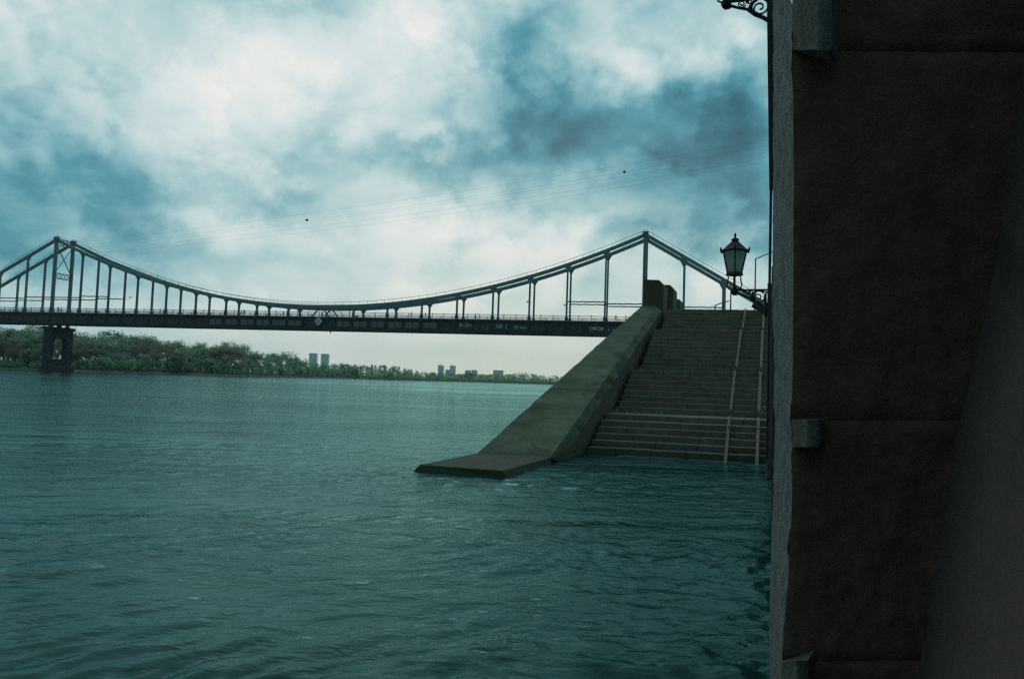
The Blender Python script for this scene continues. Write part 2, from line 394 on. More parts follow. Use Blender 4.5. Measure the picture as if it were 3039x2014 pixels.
# ------------------------------------------------------------------ far bank
BANK = [(-900, 300), (-400, 262), (0, 252), (250, 243), (300, 243), (500, 285), (700, 300), (900, 400), (1030, 480), (1100, 450), (1240, 480), (1400, 600), (1660, 650), (1900, 800), (2300, 1100)]
def bank_depth(px): return float(np.interp(px, [b[0] for b in BANK], [b[1] for b in BANK]))
def bank_pt(px, back=0.0, z=0.0):
    Y = bank_depth(px) + back; yh = 1078 + px * .0343
    p = at(px, yh, Y); return Vector((p.x, p.y, z))
def build_bank():
    xs = np.linspace(-900, 2300, 90); vs = []; fs = []
    rows = [(-3, -.8), (0, .05), (2.5, .75), (9, 1.3), (60, 1.8), (400, 2.2), (6000, 2.4)]
    for i, px in enumerate(xs):
        for b, z in rows:
            p = bank_pt(px, b + (1.6 * math.sin(px * .05) + 1.1 * math.sin(px * .017 + 1) if b < 20 else 0)); vs.append((p.x, p.y, z + (.12 * math.sin(px * .11) if 0 < b < 20 else 0)))
    nr = len(rows)
    for i in range(len(xs) - 1):
        for j in range(nr - 1): fs.append((i * nr + j, (i + 1) * nr + j, (i + 1) * nr + j + 1, i * nr + j + 1))
    m = MB(); m.add(vs, fs)
    m.mi = [0 if (k % (nr - 1)) < 2 else 1 for k in range(len(fs))]
    tag(m.build('far_bank', [M['bank'], M['grass']]), kind='structure')
build_bank()

# ------------------------------------------------------------------ suspension footbridge
D, ANG, BW, T0 = 191.1, .2127, 6.553, 6.857
ZD, ZB = 16.27 + EYE, 12.6 + EYE             # deck top, girder underside
pv = Vector((math.sin(ANG), math.cos(ANG), 0)); dv = Vector((-math.cos(ANG), math.sin(ANG), 0))
org = pv * D + dv * T0
bridge = tag(empty('suspension_bridge', (org.x, org.y, 0), -ANG),
             'long blue grey suspension footbridge with dark girder crossing the river', 'bridge')
def cable_z(t):                              # top of the stiff cable band
    if t < 0: return ZT - .59 * -t
    if t > 180: return ZT - .52 * (t - 180)
    return 19.55 + EYE + (ZT - 19.55 - EYE) * ((t - 90) / 90) ** 2
ZT = 39.4 + EYE
OFF = (0.0, BW)
NEARFAR = lambda s: 0.0 if s == 0 else BW
def P(t, off, z): return (-t, off, z)
TL, TR = 262, -60
# girder: two dark web plates, flanges, deck slab
g = MB()
for off in (-.5, BW + .5):
    g.box(P(TL, off - .08, ZB + .15), P(TR, off + .08, ZD - .55))
g.box(P(TL, -.75, ZB), P(TR, BW + .75, ZB + .148))
g.box(P(TL, -.85, ZD - .55), P(TR, BW + .85, ZD - .32))
girder = g.build('deck_girder', M['girder'], bridge)
g = MB(); g.box(P(TL, -1.0, ZD - .318), P(TR, BW + 1.0, ZD))
g.build('deck_slab', M['steel_dark'], bridge)
g = MB()
for off, sg in ((-.58, -1), (BW + .58, 1)):
    g.box(P(TL, off, ZD - 1.0), P(TR, off + sg * .12, ZD - .85)); g.box(P(TL, off, ZB + .5), P(TR, off + sg * .10, ZB + .62))
g.build('girder_rib', M['girder'], girder)
st = MB(); st.box((-.06, -.22, ZB + .62), (.06, 0, ZD - 1.0)); st_me = st.mesh('web_stiffener', M['girder'])
for t in np.arange(-20, 236, 5.0): link('web_stiffener', st_me, girder, P(t, -.582, 0))
# faded painted panels between the stiffeners
pm = MB()
for x0, x1 in ((.0, 1.78), (2.1, 3.8)):
    for z0, z1 in ((0, .52), (.60, 1.42)): pm.box((-x1, -.015, z0), (-x0, 0, z1))
panel_me = [pm.mesh('painted_panel', M['panel'])]
for i, t in enumerate([120.9, 115.8, 110.7, 105.6, 100.6, 95.6, 80.8, 75.7, 70.6, 65.5, 60.4, 55.3]):
    link('painted_panel', panel_me[0], girder, (-t - .1 + 3.9 - .1 - 3.8 + 0, -.583, ZB + 1.0 + .02 * (i % 3)))
# graffiti written on the girder
def text_mesh(s, size):
    cu = bpy.data.curves.new('t', 'FONT'); cu.body = s; cu.size = size; cu.extrude = .004; cu.resolution_u = 3; cu.offset = size * .02
    o = bpy.data.objects.new('t', cu); COL.objects.link(o)
    me = bpy.data.meshes.new_from_object(o.evaluated_get(bpy.context.evaluated_depsgraph_get()))
    bpy.data.objects.remove(o); me.materials.clear(); me.materials.append(M['graffiti']); return me
for s, px, py, size in (("|R-2)+", 1362, 969, 1.35), ("QB  (", 1471, 972, 1.35), ("CB", 1524, 975, 1.1), ("IAG-", 1543, 975, 1.0), ("OMON", 1747, 979, 1.25), ("P", 1784, 981, 1.1), ("1", 1803, 984, 1.2), ("Y", 1817, 985, 1.2)):
    r = ray(px, py); n = pv; k = (D - .6) / (r.x * n.x + r.y * n.y); wp = r * k
    t = (wp.x * dv.x + wp.y * dv.y) - T0
    tag(link('graffiti', text_mesh(s, size), girder, P(t, -.592, wp.z + EYE), (math.pi / 2, 0, 0)), kind='stuff')
gm = MB()
for px in (1413, 1434, 1447):
    r = ray(px, 965); k = (D - .6) / (r.x * pv.x + r.y * pv.y); t = (r * k).x * dv.x + (r * k).y * dv.y - T0
    gm.box(P(t, -.592, ZB + .7), P(t + .09, -.586, ZB + 2.0))
tag(gm.build('graffiti', M['graffiti'], girder), kind='stuff')
# pylons
for t0, nm in ((0, 'right'), (180, 'left')):
    for s in (0, 1):
        o = NEARFAR(s)
        q = MB(); q.box((-.5, -.28, 0), (.5, .28, ZT - ZD + .15)); q.box((-.62, -.42, 0), (.62, .42, 3.9 if t0 == 0 else 1.0)); 
        for zz in np.arange(4, 23, 1.9): q.box((-.52, -.30, zz), (.52, .30, zz + .1))
        leg = q.build('pylon_leg', M['steel'], bridge, P(t0, o, ZD))
        q = MB(); q.box((-.75, -.4, -.9), (.75, .4, .35)); q.build('cable_saddle', M['steel_dark'], leg, (0, 0, ZT - ZD + .0))
    def lattice(z0, z1, n):
        q = MB(); y0, y1 = .3, BW - .3
        q.beam((0, y0, z0), (0, y1, z0), .35, .22); q.beam((0, y0, z1), (0, y1, z1), .35, .22)
        w = (y1 - y0) / n
        for i in range(n):
            q.beam((0, y0 + i * w, z0), (0, y0 + (i + 1) * w, z1), .12, .12); q.beam((0, y0 + i * w, z1), (0, y0 + (i + 1) * w, z0), .12, .12)
        return q
    lattice(ZD + 10.7, ZD + 12.3, 4).build('cross_beam', M['steel'], bridge, P(t0, 0, 0))
    q = lattice(ZT - 2.2, ZT - .2, 5)
    q.build('cross_beam', M['steel'], bridge, P(t0, 0, 0))
    q = MB(); q.beam((.1, .3, ZT - 2.3), (.1, BW - .3, ZD + 12.4), .22, .22); q.build('cross_brace', M['steel'], bridge, P(t0, 0, 0))
    q = MB(); q.beam((-.15, BW - .3, ZT - 2.3), (-.15, .3, ZD + 12.4), .16, .16); q.build('cross_brace', M['steel'], bridge, P(t0, 0, 0))
# cables (stiff riveted bands) with a catwalk rail above them
spans = [np.linspace(0, 180, 73), np.linspace(180, 262, 20), np.linspace(0, -38, 16)]
for s in (0, 1):
    o = NEARFAR(s)
    for ts in spans:
        q = MB(); vs = []; fs = []
        for t in ts:
            z = cable_z(t)
            for dy, dz in ((-.27, -.98), (.27, -.98), (.27, 0), (-.27, 0)): vs.append(P(t, o + dy, z + dz))
        for i in range(len(ts) - 1):
            for k in range(4): fs.append((i * 4 + k, i * 4 + (k + 1) % 4, (i + 1) * 4 + (k + 1) % 4, (i + 1) * 4 + k))
        fs += [(0, 1, 2, 3), tuple((len(ts) - 1) * 4 + k for k in (3, 2, 1, 0))]
        q.add(vs, fs); c = q.build('main_cable', M['steel'], bridge)
        q = MB(); q.tube([P(t, o, cable_z(t) + .82) for t in ts], .055, 5)
        for t in np.arange(min(ts) + 1.0, max(ts), 2.5): q.beam(P(t, o, cable_z(t) - .02), P(t, o, cable_z(t) + .82), .05, .05)
        q.build('catwalk_rail', M['steel_dark'], c)
# hangers: paired plates with lacing and flared gusset at the top
def hanger(t, o):
    zt = cable_z(t) - .95; h = zt - ZD
    q = MB()
    for dy in (-.26, .26): q.box((-.21, dy - .04, 0), (.21, dy + .04, h + .3))
    n = max(1, int(h / .9))
    for i in range(n):
        z0, z1 = h * i / n, h * (i + 1) / n
        for x in (-.22, .22): q.beam((x, -.24, z0), (x, .24, z1), .05, .10)
    hh = q.build('hanger', M['steel'], bridge, P(t, o, ZD))
    q = MB()
    for sg in (-1, 1):
        zz = cable_z(t + sg * -1.1) - .96 - ZD
        q.add([(sg * .24, -.2, h - 1.0), (sg * .24, .2, h - 1.0), (sg * .24, .2, h + .3), (sg * .24, -.2, h + .3), (sg * 1.1, -.2, zz + .1), (sg * 1.1, .2, zz + .1), (sg * .5, -.2, h - .45), (sg * .5, .2, h - .45)],
              [(0, 1, 7, 6), (6, 7, 5, 4), (3, 4, 5, 2), (0, 6, 4, 3), (1, 2, 5, 7)])
    q.build('gusset', M['steel'], hh)
    q = MB(); q.box((-.4, -.36, 0), (.4, .36, 1.0 if h > 3 else .3)); q.build('hanger_foot', M['steel_dark'], hh)
for s in (0, 1):
    for t in list(range(10, 180, 10)) + [190, 200, 210, 220, -10, -20, -30]:
        if t == 90: continue
        hanger(t, NEARFAR(s))
    q = MB(); z = cable_z(90) - .5; o = NEARFAR(s)
    q.beam(P(92.6, o, ZD), P(90.2, o, z), .30, .32); q.beam(P(87.4, o, ZD), P(89.8, o, z), .30, .32); q.box(P(90.8, o - .2, z - .35), P(89.2, o + .2, z + .1))
    q.build('midspan_brace', M['steel_dark'], bridge)
# railings, one panel mesh of pickets per bay plus separate posts
rp = MB()
rp.box((0, -.03, 1.22), (3.333, .03, 1.30)); rp.box((0, -.02, .55), (3.333, .02, .60)); rp.box((0, -.02, .10), (3.333, .02, .14))
for i in range(22): x = .08 + i * .15; rp.box((x - .014, -.012, .14), (x + .014, .012, 1.22))
for i in range(8): x = .2 + i * .42; rp.lathe([(.05, -.06), (.09, 0), (.05, .06)], 5, (x, 0, 1.10))
rp_me = rp.mesh('railing_panel', M['steel_dark'])
pp = MB(); pp.box((-.05, -.05, 0), (.05, .05, 1.42)); pp.lathe([(.03, 1.42), (.07, 1.47), (.0, 1.53)], 6); pp_me = pp.mesh('railing_post', M['steel_dark'])
for off in (-.85, BW + .85):
    for i in range(-6, 70):
        link('railing_panel', rp_me, bridge, P(i * 3.3333 + 3.3333, off, ZD))
        link('railing_post', pp_me, bridge, P(i * 3.3333, off, ZD))
# bundled service pipes near the pylons
for s in (0, 1):
    o = NEARFAR(s)
    for a, b, z in ((-20, -10, 20.22), (-10, 0, 20.55), (0, 10, 20.85), (10, 20, 21.3), (160, 170, 21.3), (170, 180, 20.9), (180, 190, 20.9), (190, 200, 20.5), (200, 215, 20.2)):
        q = MB(); q.tube([P(t, o - .2, z + EYE + .05 * math.sin(t * 2.1)) for t in np.arange(a, b + .1, 1.0)], .17, 6); q.build('service_pipe', M['steel_dark'], bridge)
for t, o in ((163.2, 0), (152.0, 0), (30.0, -.3), (21.0, BW)):
    q = MB(); q.box(P(t - .2, o - .1, ZD + 5.0), P(t + .55, o + .1, ZD + 5.1)); q.lathe([(.05, .35), (.24, .1), (.28, 0), (.05, -.05)], 8, P(t + .5, o, ZD + 4.7))
    q.build('pendant_lamp', M['steel_dark'], bridge)
# pier under each pylon
def pier(t0, label):
    e = tag(empty('bridge_pier', org + dv * t0, -ANG), label, 'bridge pier', 'stone piers of the footbridge')
    e.location.z = 0
    yc = BW / 2; hw = 4.7; top = ZB - .75
    q = MB()
    # portal: two columns and an arched head
    inner = 2.55; arch = [(yc + inner * math.cos(a), 9.4 + 1.15 * math.sin(a)) for a in np.linspace(math.pi, 0, 9)]
    out = [(yc - hw, -1), (yc - hw, top - 1.4), (yc - hw - .35, top - .5), (yc - hw - .35, top), (yc + hw + .35, top), (yc + hw + .35, top - .5), (yc + hw, top - 1.4), (yc + hw, -1)]
    inn = [(yc + inner, -1)] + list(reversed(arch)) + [(yc - inner, -1)]
    # left column, right column, head as three solids
    for sx in (-1, 1):
        y0, y1 = yc + sx * inner, yc + sx * hw
        q.box((-1.0, y0, -1), (1.0, y1, 9.4))
    n = len(arch)
    vs = []; fs = []
    for a in arch:
        for x in (-1.0, 1.0): vs += [(x, a[0], a[1]), (x, a[0], top)]
    for i in range(n - 1):
        b = i * 4; c = b + 4
        fs += [(b, c, c + 1, b + 1), (b + 2, b + 3, c + 3, c + 2), (b, b + 2, c + 2, c), (b + 1, c + 1, c + 3, b + 3)]
    q.add(vs, fs)
    for sx in (-1, 1):
        y0, y1 = yc + sx * inner, yc + sx * hw
        q.box((-1.0, y0, 9.4), (1.0, y1, top))
    q.build('portal_frame', M['granite_pier'], e)
    q = MB(); q.box((-1.25, yc - hw - .45, top - .9), (1.25, yc + hw + .45, top)); q.build('capital', M['granite_pier'], e)
    q = MB(); q.box((-.8, yc - inner, -1), (.8, yc + inner, 3.6)); q.box((-.95, yc - inner, 3.6), (.95, yc + inner, 3.9)); q.build('infill_wall', M['granite_pier'], e)
    q = MB(); q.prism([(-1.7, yc - 5.1), (0, yc - 6.0), (1.7, yc - 5.1), (1.7, yc + 5.1), (0, yc + 6.0), (-1.7, yc + 5.1)], -1.5, 1.7); q.build('cutwater_base', M['granite_pier'], e, bevel=.12)
    for k in range(5):
        for sx in (-1, 1):
            q = MB(); y = yc + sx * hw; q.box((-1.03, y - .06, 2.2 + k * 1.9), (1.03, y + .06, 3.7 + k * 1.9)); q.build('stone_block', M['granite_pier'], e)
    for y in (yc - 3.2, yc, yc + 3.2):
        q = MB(); q.box((-.5, y - .5, top), (.5, y + .5, ZB - .25)); q.box((-.35, y - .3, ZB - .25), (.35, y + .3, ZB)); q.build('bearing', M['steel_dark'], e)
    q = MB()
    for y in (yc - hw - .3, yc + hw + .3):
        q.beam((-1.2, y, top + .9), (1.2, y, top + .9), .05, .05)
        for x in (-1.2, 0, 1.2): q.beam((x, y, top), (x, y, top + .9), .05, .05)
    q.build('guard_rail', M['steel_dark'], e)
pier(180, 'dark stone portal pier standing in the river under the left pylon')
pier(0, 'dark stone portal pier behind the ramp under the right pylon')
# navigation signs on the girder
def on_girder(px, py, off=-.75):
    r = ray(px, py); k = (D + off) / (r.x * pv.x + r.y * pv.y); return Vector((r.x * k, r.y * k, r.z * k + EYE))
M['sign_white'] = mat('sign_white_paint', L(.5, .95, 1, 1), L(.36, .95, 1, 1), 2, .6)
sg = tag(empty('navigation_sign', on_girder(945, 953, -1.08), -ANG), 'white diamond navigation sign fixed to the middle of the dark girder', 'sign')
q = MB(); r_ = 1.28; q.add([(0, -.05, -r_ * 1.08), (r_, -.05, 0), (0, -.05, r_ * 1.08), (-r_, -.05, 0), (0, .03, -r_ * 1.08), (r_, .03, 0), (0, .03, r_ * 1.08), (-r_, .03, 0)], [(0, 1, 2, 3), (7, 6, 5, 4), (0, 4, 5, 1), (1, 5, 6, 2), (2, 6, 7, 3), (3, 7, 4, 0)])
q.build('sign_board', M['sign_white'], sg)
q = MB(); q.tube([(0, -.075, .02), (0, -.054, .02)], .16, 10); q.beam((-.06, -.062, -.06), (-.42, -.062, -.40), .02, .11, (0, 1, 0)); q.build('sign_mark', M['rubber'], sg)
q = MB(); q.box((-.08, .03, -.6), (.08, .5, -.5)); q.box((-.08, .03, .5), (.08, .5, .6)); q.build('mounting_bracket', M['steel_dark'], sg)
nl = tag(empty('navigation_light', on_girder(981, 977), -ANG), 'dark box with a small hanging lamp below the girder beside the diamond sign', 'navigation light')
nl.location.z = ZB
q = MB(); q.box((-1.0, -.25, -.42), (1.0, .25, 0)); q.build('lamp_box', M['girder'], nl)
q = MB(); q.lathe([(.12, -.42), (.18, -.5), (.2, -.78), (.1, -.85)], 8); q.build('lamp_body', M['girder'], nl)
q = MB(); q.lathe([(.1, -.85), (.14, -.9), (.12, -1.0), (.02, -1.04)], 8); q.build('lamp_lens', M['sign_white'], nl)
wb = tag(empty('notice_plate', on_girder(1059, 941, -1.1), -ANG), 'small pale plate hung on the railing right of midspan', 'plate')
q = MB(); q.box((-.42, -.03, -.4), (.42, .02, .4)); q.build('plate_board', M['panel'], wb)
q = MB(); q.box((-.3, .02, .2), (-.24, .12, .5)); q.box((.24, .02, .2), (.3, .12, .5)); q.build('plate_hook', M['steel_dark'], wb)

# ------------------------------------------------------------------ people on the deck
def skin_mesh(name, verts, edges, radii, mats, split):
    me = bpy.data.meshes.new(name); me.from_pydata(verts, edges, []); o = bpy.data.objects.new(name, me); COL.objects.link(o)
    sk = o.modifiers.new('s', 'SKIN'); sk.use_smooth_shade = True
    for v, r in zip(me.skin_vertices[0].data, radii): v.radius = (r, r)
    me.skin_vertices[0].data[0].use_root = True
    sb = o.modifiers.new('u', 'SUBSURF'); sb.levels = 1
    out = bpy.data.meshes.new_from_object(o.evaluated_get(bpy.context.evaluated_depsgraph_get()))
    bpy.data.objects.remove(o)
    out.materials.clear()
    for m in mats: out.materials.append(m)
    for p in out.polygons:
        z, x = p.center.z, abs(p.center.x); p.material_index = split(p.center); p.use_smooth = True
    return out
CL = {k: mat(k, c, None, 6, .9) for k, c in dict(navy_cloth=L(.03, .8, 1, 1.4), black_cloth=L(.015), denim=L(.05, .7, .9, 1.4), grey_cloth=L(.12), pale_cloth=L(.35), red_cloth=(.12, .03, .03, 1), green_cloth=(.04, .07, .04, 1), skin_tone=(.35, .22, .16, 1), brown_hair=(.03, .02, .014, 1)).items()}
def make_person(top, legs, stride, lean=0.0):
    s = stride
    v = [(0, 0, .95), (0, .01, 1.15), (0, lean * .5, 1.38), (0, lean * .7, 1.47), (0, lean * .8 + .02, 1.56), (0, lean + .02, 1.68), (0, lean + .02, 1.73),
         (-.1, 0, .90), (-.1, s * .16, .48), (-.1, s * .24, .09), (-.1, s * .24 + .14, .04),
         (.1, 0, .90), (.1, -s * .12, .48), (.1, -s * .30, .11), (.1, -s * .30 + .13, .05),
         (-.19, lean * .5, 1.38), (-.24, -s * .1 + lean * .4, 1.12), (-.22, -s * .12 + .12 + lean, .90), (-.21, -s * .1 + .16 + lean, .80),
         (.19, lean * .5, 1.38), (.24, s * .1 + lean * .4, 1.12), (.22, s * .16 + .1 + lean, .90), (.21, s * .18 + .13 + lean, .80)]
    e = [(0, 1), (1, 2), (2, 3), (3, 4), (4, 5), (5, 6), (0, 7), (7, 8), (8, 9), (9, 10), (0, 11), (11, 12), (12, 13), (13, 14), (2, 15), (15, 16), (16, 17), (17, 18), (2, 19), (19, 20), (20, 21), (21, 22)]
    r = [.15, .14, .15, .065, .075, .10, .07, .095, .07, .05, .04, .095, .07, .05, .04, .075, .05, .04, .04, .075, .05, .04, .04]
    def split(c):
        if c.z > 1.50: return 2
        if c.z < .88 and abs(c.x) > .17: return 2
        if c.z < .92: return 1
        return 0
    return skin_mesh('person', v, e, r, [CL[top], CL[legs], CL['skin_tone']], split)
hair = MB(); hair.lathe([(.085, 1.60), (.115, 1.66), (.11, 1.74), (.06, 1.80), (.01, 1.81)], 10, (0, -.02, 0)); hair_me = hair.mesh('hair', CL['brown_hair'], smooth=True)
PEOPLE = [(171, 1.0, 'grey_cloth', 'black_cloth', .9, 'person in a grey jacket strolling beside the left pylon'),
          (180, 1.0, 'pale_cloth', 'denim', .3, 'person in a pale top beside the left pylon'),
          (475, .3, 'black_cloth', 'black_cloth', .8, 'person in dark clothes on the left part of the bridge'),
          (495, .3, 'navy_cloth', 'black_cloth', .2, 'person in navy leaning beside a hanger on the left part of the bridge'),
          (717, .6, 'red_cloth', 'black_cloth', .7, 'person in a dark red jacket walking in a pair left of midspan'),
          (724, .9, 'pale_cloth', 'denim', .8, 'person in a pale jacket walking in a pair left of midspan'),
          (841, 3.0, 'grey_cloth', 'denim', .1, 'person in grey standing alone left of midspan'),
          (956, 3.2, 'green_cloth', 'black_cloth', .1, 'person in green under the midspan brace'),
          (971, 4.2, 'green_cloth', 'denim', .5, 'second person in green beside the midspan brace'),
          (1038, -.4, 'black_cloth', 'black_cloth', .1, 'tall person in black standing right of the midspan brace'),
          (1221, .4, 'grey_cloth', 'pale_cloth', .7, 'person in pale trousers walking right of midspan'),
          (1263, 2.4, 'black_cloth', 'black_cloth', .9, 'person in black walking between two hangers right of midspan'),
          (1411, 3.2, 'black_cloth', 'navy_cloth', .4, 'person in dark clothes standing above the white graffiti'),
          (1828, .3, 'navy_cloth', 'navy_cloth', 1.2, 'striding person in navy near the ramp end of the bridge'),
          (1858, .4, 'grey_cloth', 'denim', .3, 'person in grey half hidden behind the ramp')]
for i, (px, off, top, legs, stv, lab) in enumerate(PEOPLE):
    r = ray(px, 930); k = (D + off) / (r.x * pv.x + r.y * pv.y)
    o = link('person', make_person(top, legs, stv, .12 if 'leaning' in lab else .02), None, (r.x * k, r.y * k, ZD), (0, 0, -ANG + random.choice([1, -1]) * math.pi / 2 + random.uniform(-.4, .4)))
    tag(o, lab, 'person', 'people on the footbridge')
    link('hair', hair_me, o)
    if 'tall' in lab: o.scale = (1.1, 1.1, 1.25)

# ------------------------------------------------------------------ river steps
UA, SA = math.radians(19.9), math.radians(13.5)
udir = Vector((math.sin(UA), math.cos(UA))); sdir = Vector((math.cos(SA), -math.sin(SA)))
A0 = Vector((2.18, 21.1))
WA = math.radians(19.62); wdir = Vector((math.sin(WA), math.cos(WA)))     # line of the quay wall, through the eye
def isect(p, d, q, e):
    den = d.x * e.y - d.y * e.x; w = q - p
    return p + d * ((w.x * e.y - w.y * e.x) / den)
Zk = [20.55, 20.9, 21.35, 21.75, 22.1, 22.45, 23.1]
zk = [i * .178 for i in range(7)]
Zk += [24.75 + .367 * i for i in range(8)]; zk += [zk[6] + .19 * (i + 1) for i in range(8)]
Zk += [29.0 + .367 * i for i in range(10)]; zk += [zk[14] + .19 * (i + 1) for i in range(10)]
Zk += [34.0 + .367 * i for i in range(7)]; zk += [zk[24] + .19 * (i + 1) for i in range(7)]
ZTOP = zk[-1]
stairs = tag(empty('river_stairs', (4.5, 21, 0)), 'wide worn granite stairs rising out of the river to the quay', 'stairs')
stairs_inv = Vector((-4.5, -21, 0))
def step_line(k):
    c = Vector((Zk[k] * math.tan(math.radians(12.3)), Zk[k]))
    return isect(c, sdir, A0, udir), isect(c, sdir, Vector((0.02, 0)), wdir)
NS = len(Zk)
for k in range(NS):
    a, b = step_line(k)
    if k + 1 < NS: a2, b2 = step_line(k + 1)
    else: a2, b2 = a + udir * 1.2, b + wdir * 1.2
    run = (a2 - a); ln = (b - a).length
    cuts = [0.0]; x = random.uniform(.5, 1.3)
    while x < ln - .35: cuts.append(x); x += random.uniform(.85, 1.5)
    cuts.append(ln)
    back = (a2 - a) * 1.0; bk = back.length
    for i in range(len(cuts) - 1):
        j = .004
        p0, p1 = a + sdir * (cuts[i] + j), a + sdir * (cuts[i + 1] - j)
        dz = random.uniform(-.006, .006); dy = random.uniform(-.008, .008)
        f0, f1 = p0 - udir * (.025 + dy), p1 - udir * (.025 + dy)
        g0, g1 = p0 + udir * (bk * 1.0 + .03), p1 + udir * (bk * 1.0 + .03)
        q = MB(); zt = zk[k] + dz; zb = zk[k] - .32
        q.add([(v.x, v.y, z) for z in (zb, zt) for v in (f0, f1, g1, g0)], [(3, 2, 1, 0), (4, 5, 6, 7), (0, 1, 5, 4), (1, 2, 6, 5), (2, 3, 7, 6), (3, 0, 4, 7)])
        q.build('step_block', M['wet_step' if k == 0 else random.choice(['step', 'step', 'step2', 'step3'])], stairs, stairs_inv, bevel=.014)
# solid core below the steps
core = MB(); lo = [step_line(k) for k in range(NS)]
for k in range(NS - 1):
    (a, b), (a2, b2) = lo[k], lo[k + 1]
    a_ = a + udir * .03; b_ = b + wdir * .03
    core.add([(v.x, v.y, z) for z in (-1.5, zk[k] - .2) for v in (a_, b_, b2 + wdir * .03, a2 + udir * .03)], [(3, 2, 1, 0), (4, 5, 6, 7), (0, 1, 5, 4), (1, 2, 6, 5), (2, 3, 7, 6), (3, 0, 4, 7)])
core.build('stair_core', M['ramp_side'], stairs, stairs_inv)
# grass tufts caught on the landings
tf = MB()
for (k, frm, to, n) in ((6, .05, .9, 60), (6, 1.2, 2.0, 12), (14, .1, .7, 16), (14, 2.6, 3.6, 14), (24, .3, 1.0, 8)):
    a, b = step_line(k)
    for i in range(n):
        p = a + sdir * random.uniform(frm, to) + udir * random.uniform(.45, 1.25); hgt = random.uniform(.05, .2); w = random.uniform(.008, .018)
        ang = random.uniform(0, 6.28); dx, dy = math.cos(ang) * w, math.sin(ang) * w; lx, ly = random.uniform(-.06, .06), random.uniform(-.06, .06)
        tf.add([(p.x - dx, p.y - dy, zk[k]), (p.x + dx, p.y + dy, zk[k]), (p.x + lx, p.y + ly, zk[k] + hgt)], [(0, 1, 2)])
M['drygrass'] = mat('dry_grass', L(.28, 1.05, 1, .62), L(.16, 1, 1, .55), 5, .9)
tag(tf.build('dry_grass_tufts', M['drygrass'], fix=False), 'sparse dry grass tufts growing on the stair landings', 'grass', kind='stuff')
# two pale stroller channels lying on the flights
def channel(ang_bot, ang_top, w, label, right):
    root = tag(empty('stroller_channel', (5, 22, 0)), label, 'stroller channel', 'pale channels down the river stairs')
    inv = Vector((-5, -22, 0))
    fl = [(0, 6), (6, 14), (14, 24), (24, NS - 1)]
    for n, (k0, k1) in enumerate(fl):
        def pt(k, extra):
            a = math.radians(ang_bot + (ang_top - ang_bot) * (Zk[k] - 20.5) / (36 - 20.5))
            c = Vector((Zk[k] * math.tan(math.radians(12.3)), Zk[k])); q = isect(c, sdir, Vector((0, 0)), Vector((math.sin(a), math.cos(a))))
            q = q + wdir * extra
            return Vector((q.x, q.y, zk[k] + .03))
        p0, p1 = (pt(k0 + (1 if n else 0), -.42), pt(k1, 0))
        if n == 0: dd = (pt(3, 0) - p1); p0 = p1 + dd.normalized() * 3.2
        m = MB(); up = Vector((0, 0, 1)); d = (p1 - p0).normalized(); rt = d.cross(up).normalized(); uu = rt.cross(d)
        m.beam(p0, p1, w, .02, uu)
        for sg_ in (-1, 1): m.beam(p0 + rt * sg_ * (w / 2) + uu * .022, p1 + rt * sg_ * (w / 2) + uu * .022, .016, .065, uu)
        p2 = pt(k1 + 1, -.42) if k1 + 1 < NS else p1 + Vector((wdir.x, wdir.y, 0)) * .5
        if k1 + 1 < NS: p2.z = p1.z
        m.beam(p1, p2, w, .02, up)
        m.build('channel_section', M['rail_steel'], root, inv)
channel(16.40, 17.62, .055, 'left pale metal stroller channel on the river stairs', 0)
channel(18.60, 18.93, .065, 'right pale metal stroller channel nearest the lamp pillar', 1)

# sloping ramp parapet left of the steps, with a low slab at its foot
par = tag(empty('stair_parapet', (1.0, 18, 0)), 'broad sloping mossy concrete parapet running down into the river beside the stairs', 'parapet')
inv = Vector((-1, -18, 0))
t0 = [Vector((-.79, 18.9, .135)), Vector((1.05, 18.4, .135)), Vector((1.34, 19.0, -.02))]
t1 = [Vector((6.42, 36.6, 5.95)), Vector((7.18, 36.6, 5.95)), Vector((7.42, 36.5, 5.77))]
q = MB(); NSEG = 7; rows = []
for i in range(NSEG * 6 + 1):
    f = i / (NSEG * 6); rows.append([a.lerp(b, f) + Vector((random.uniform(-.018, .018), 0, random.uniform(-.012, .012))) * (0 < i < NSEG * 6) for a, b in zip(t0, t1)])
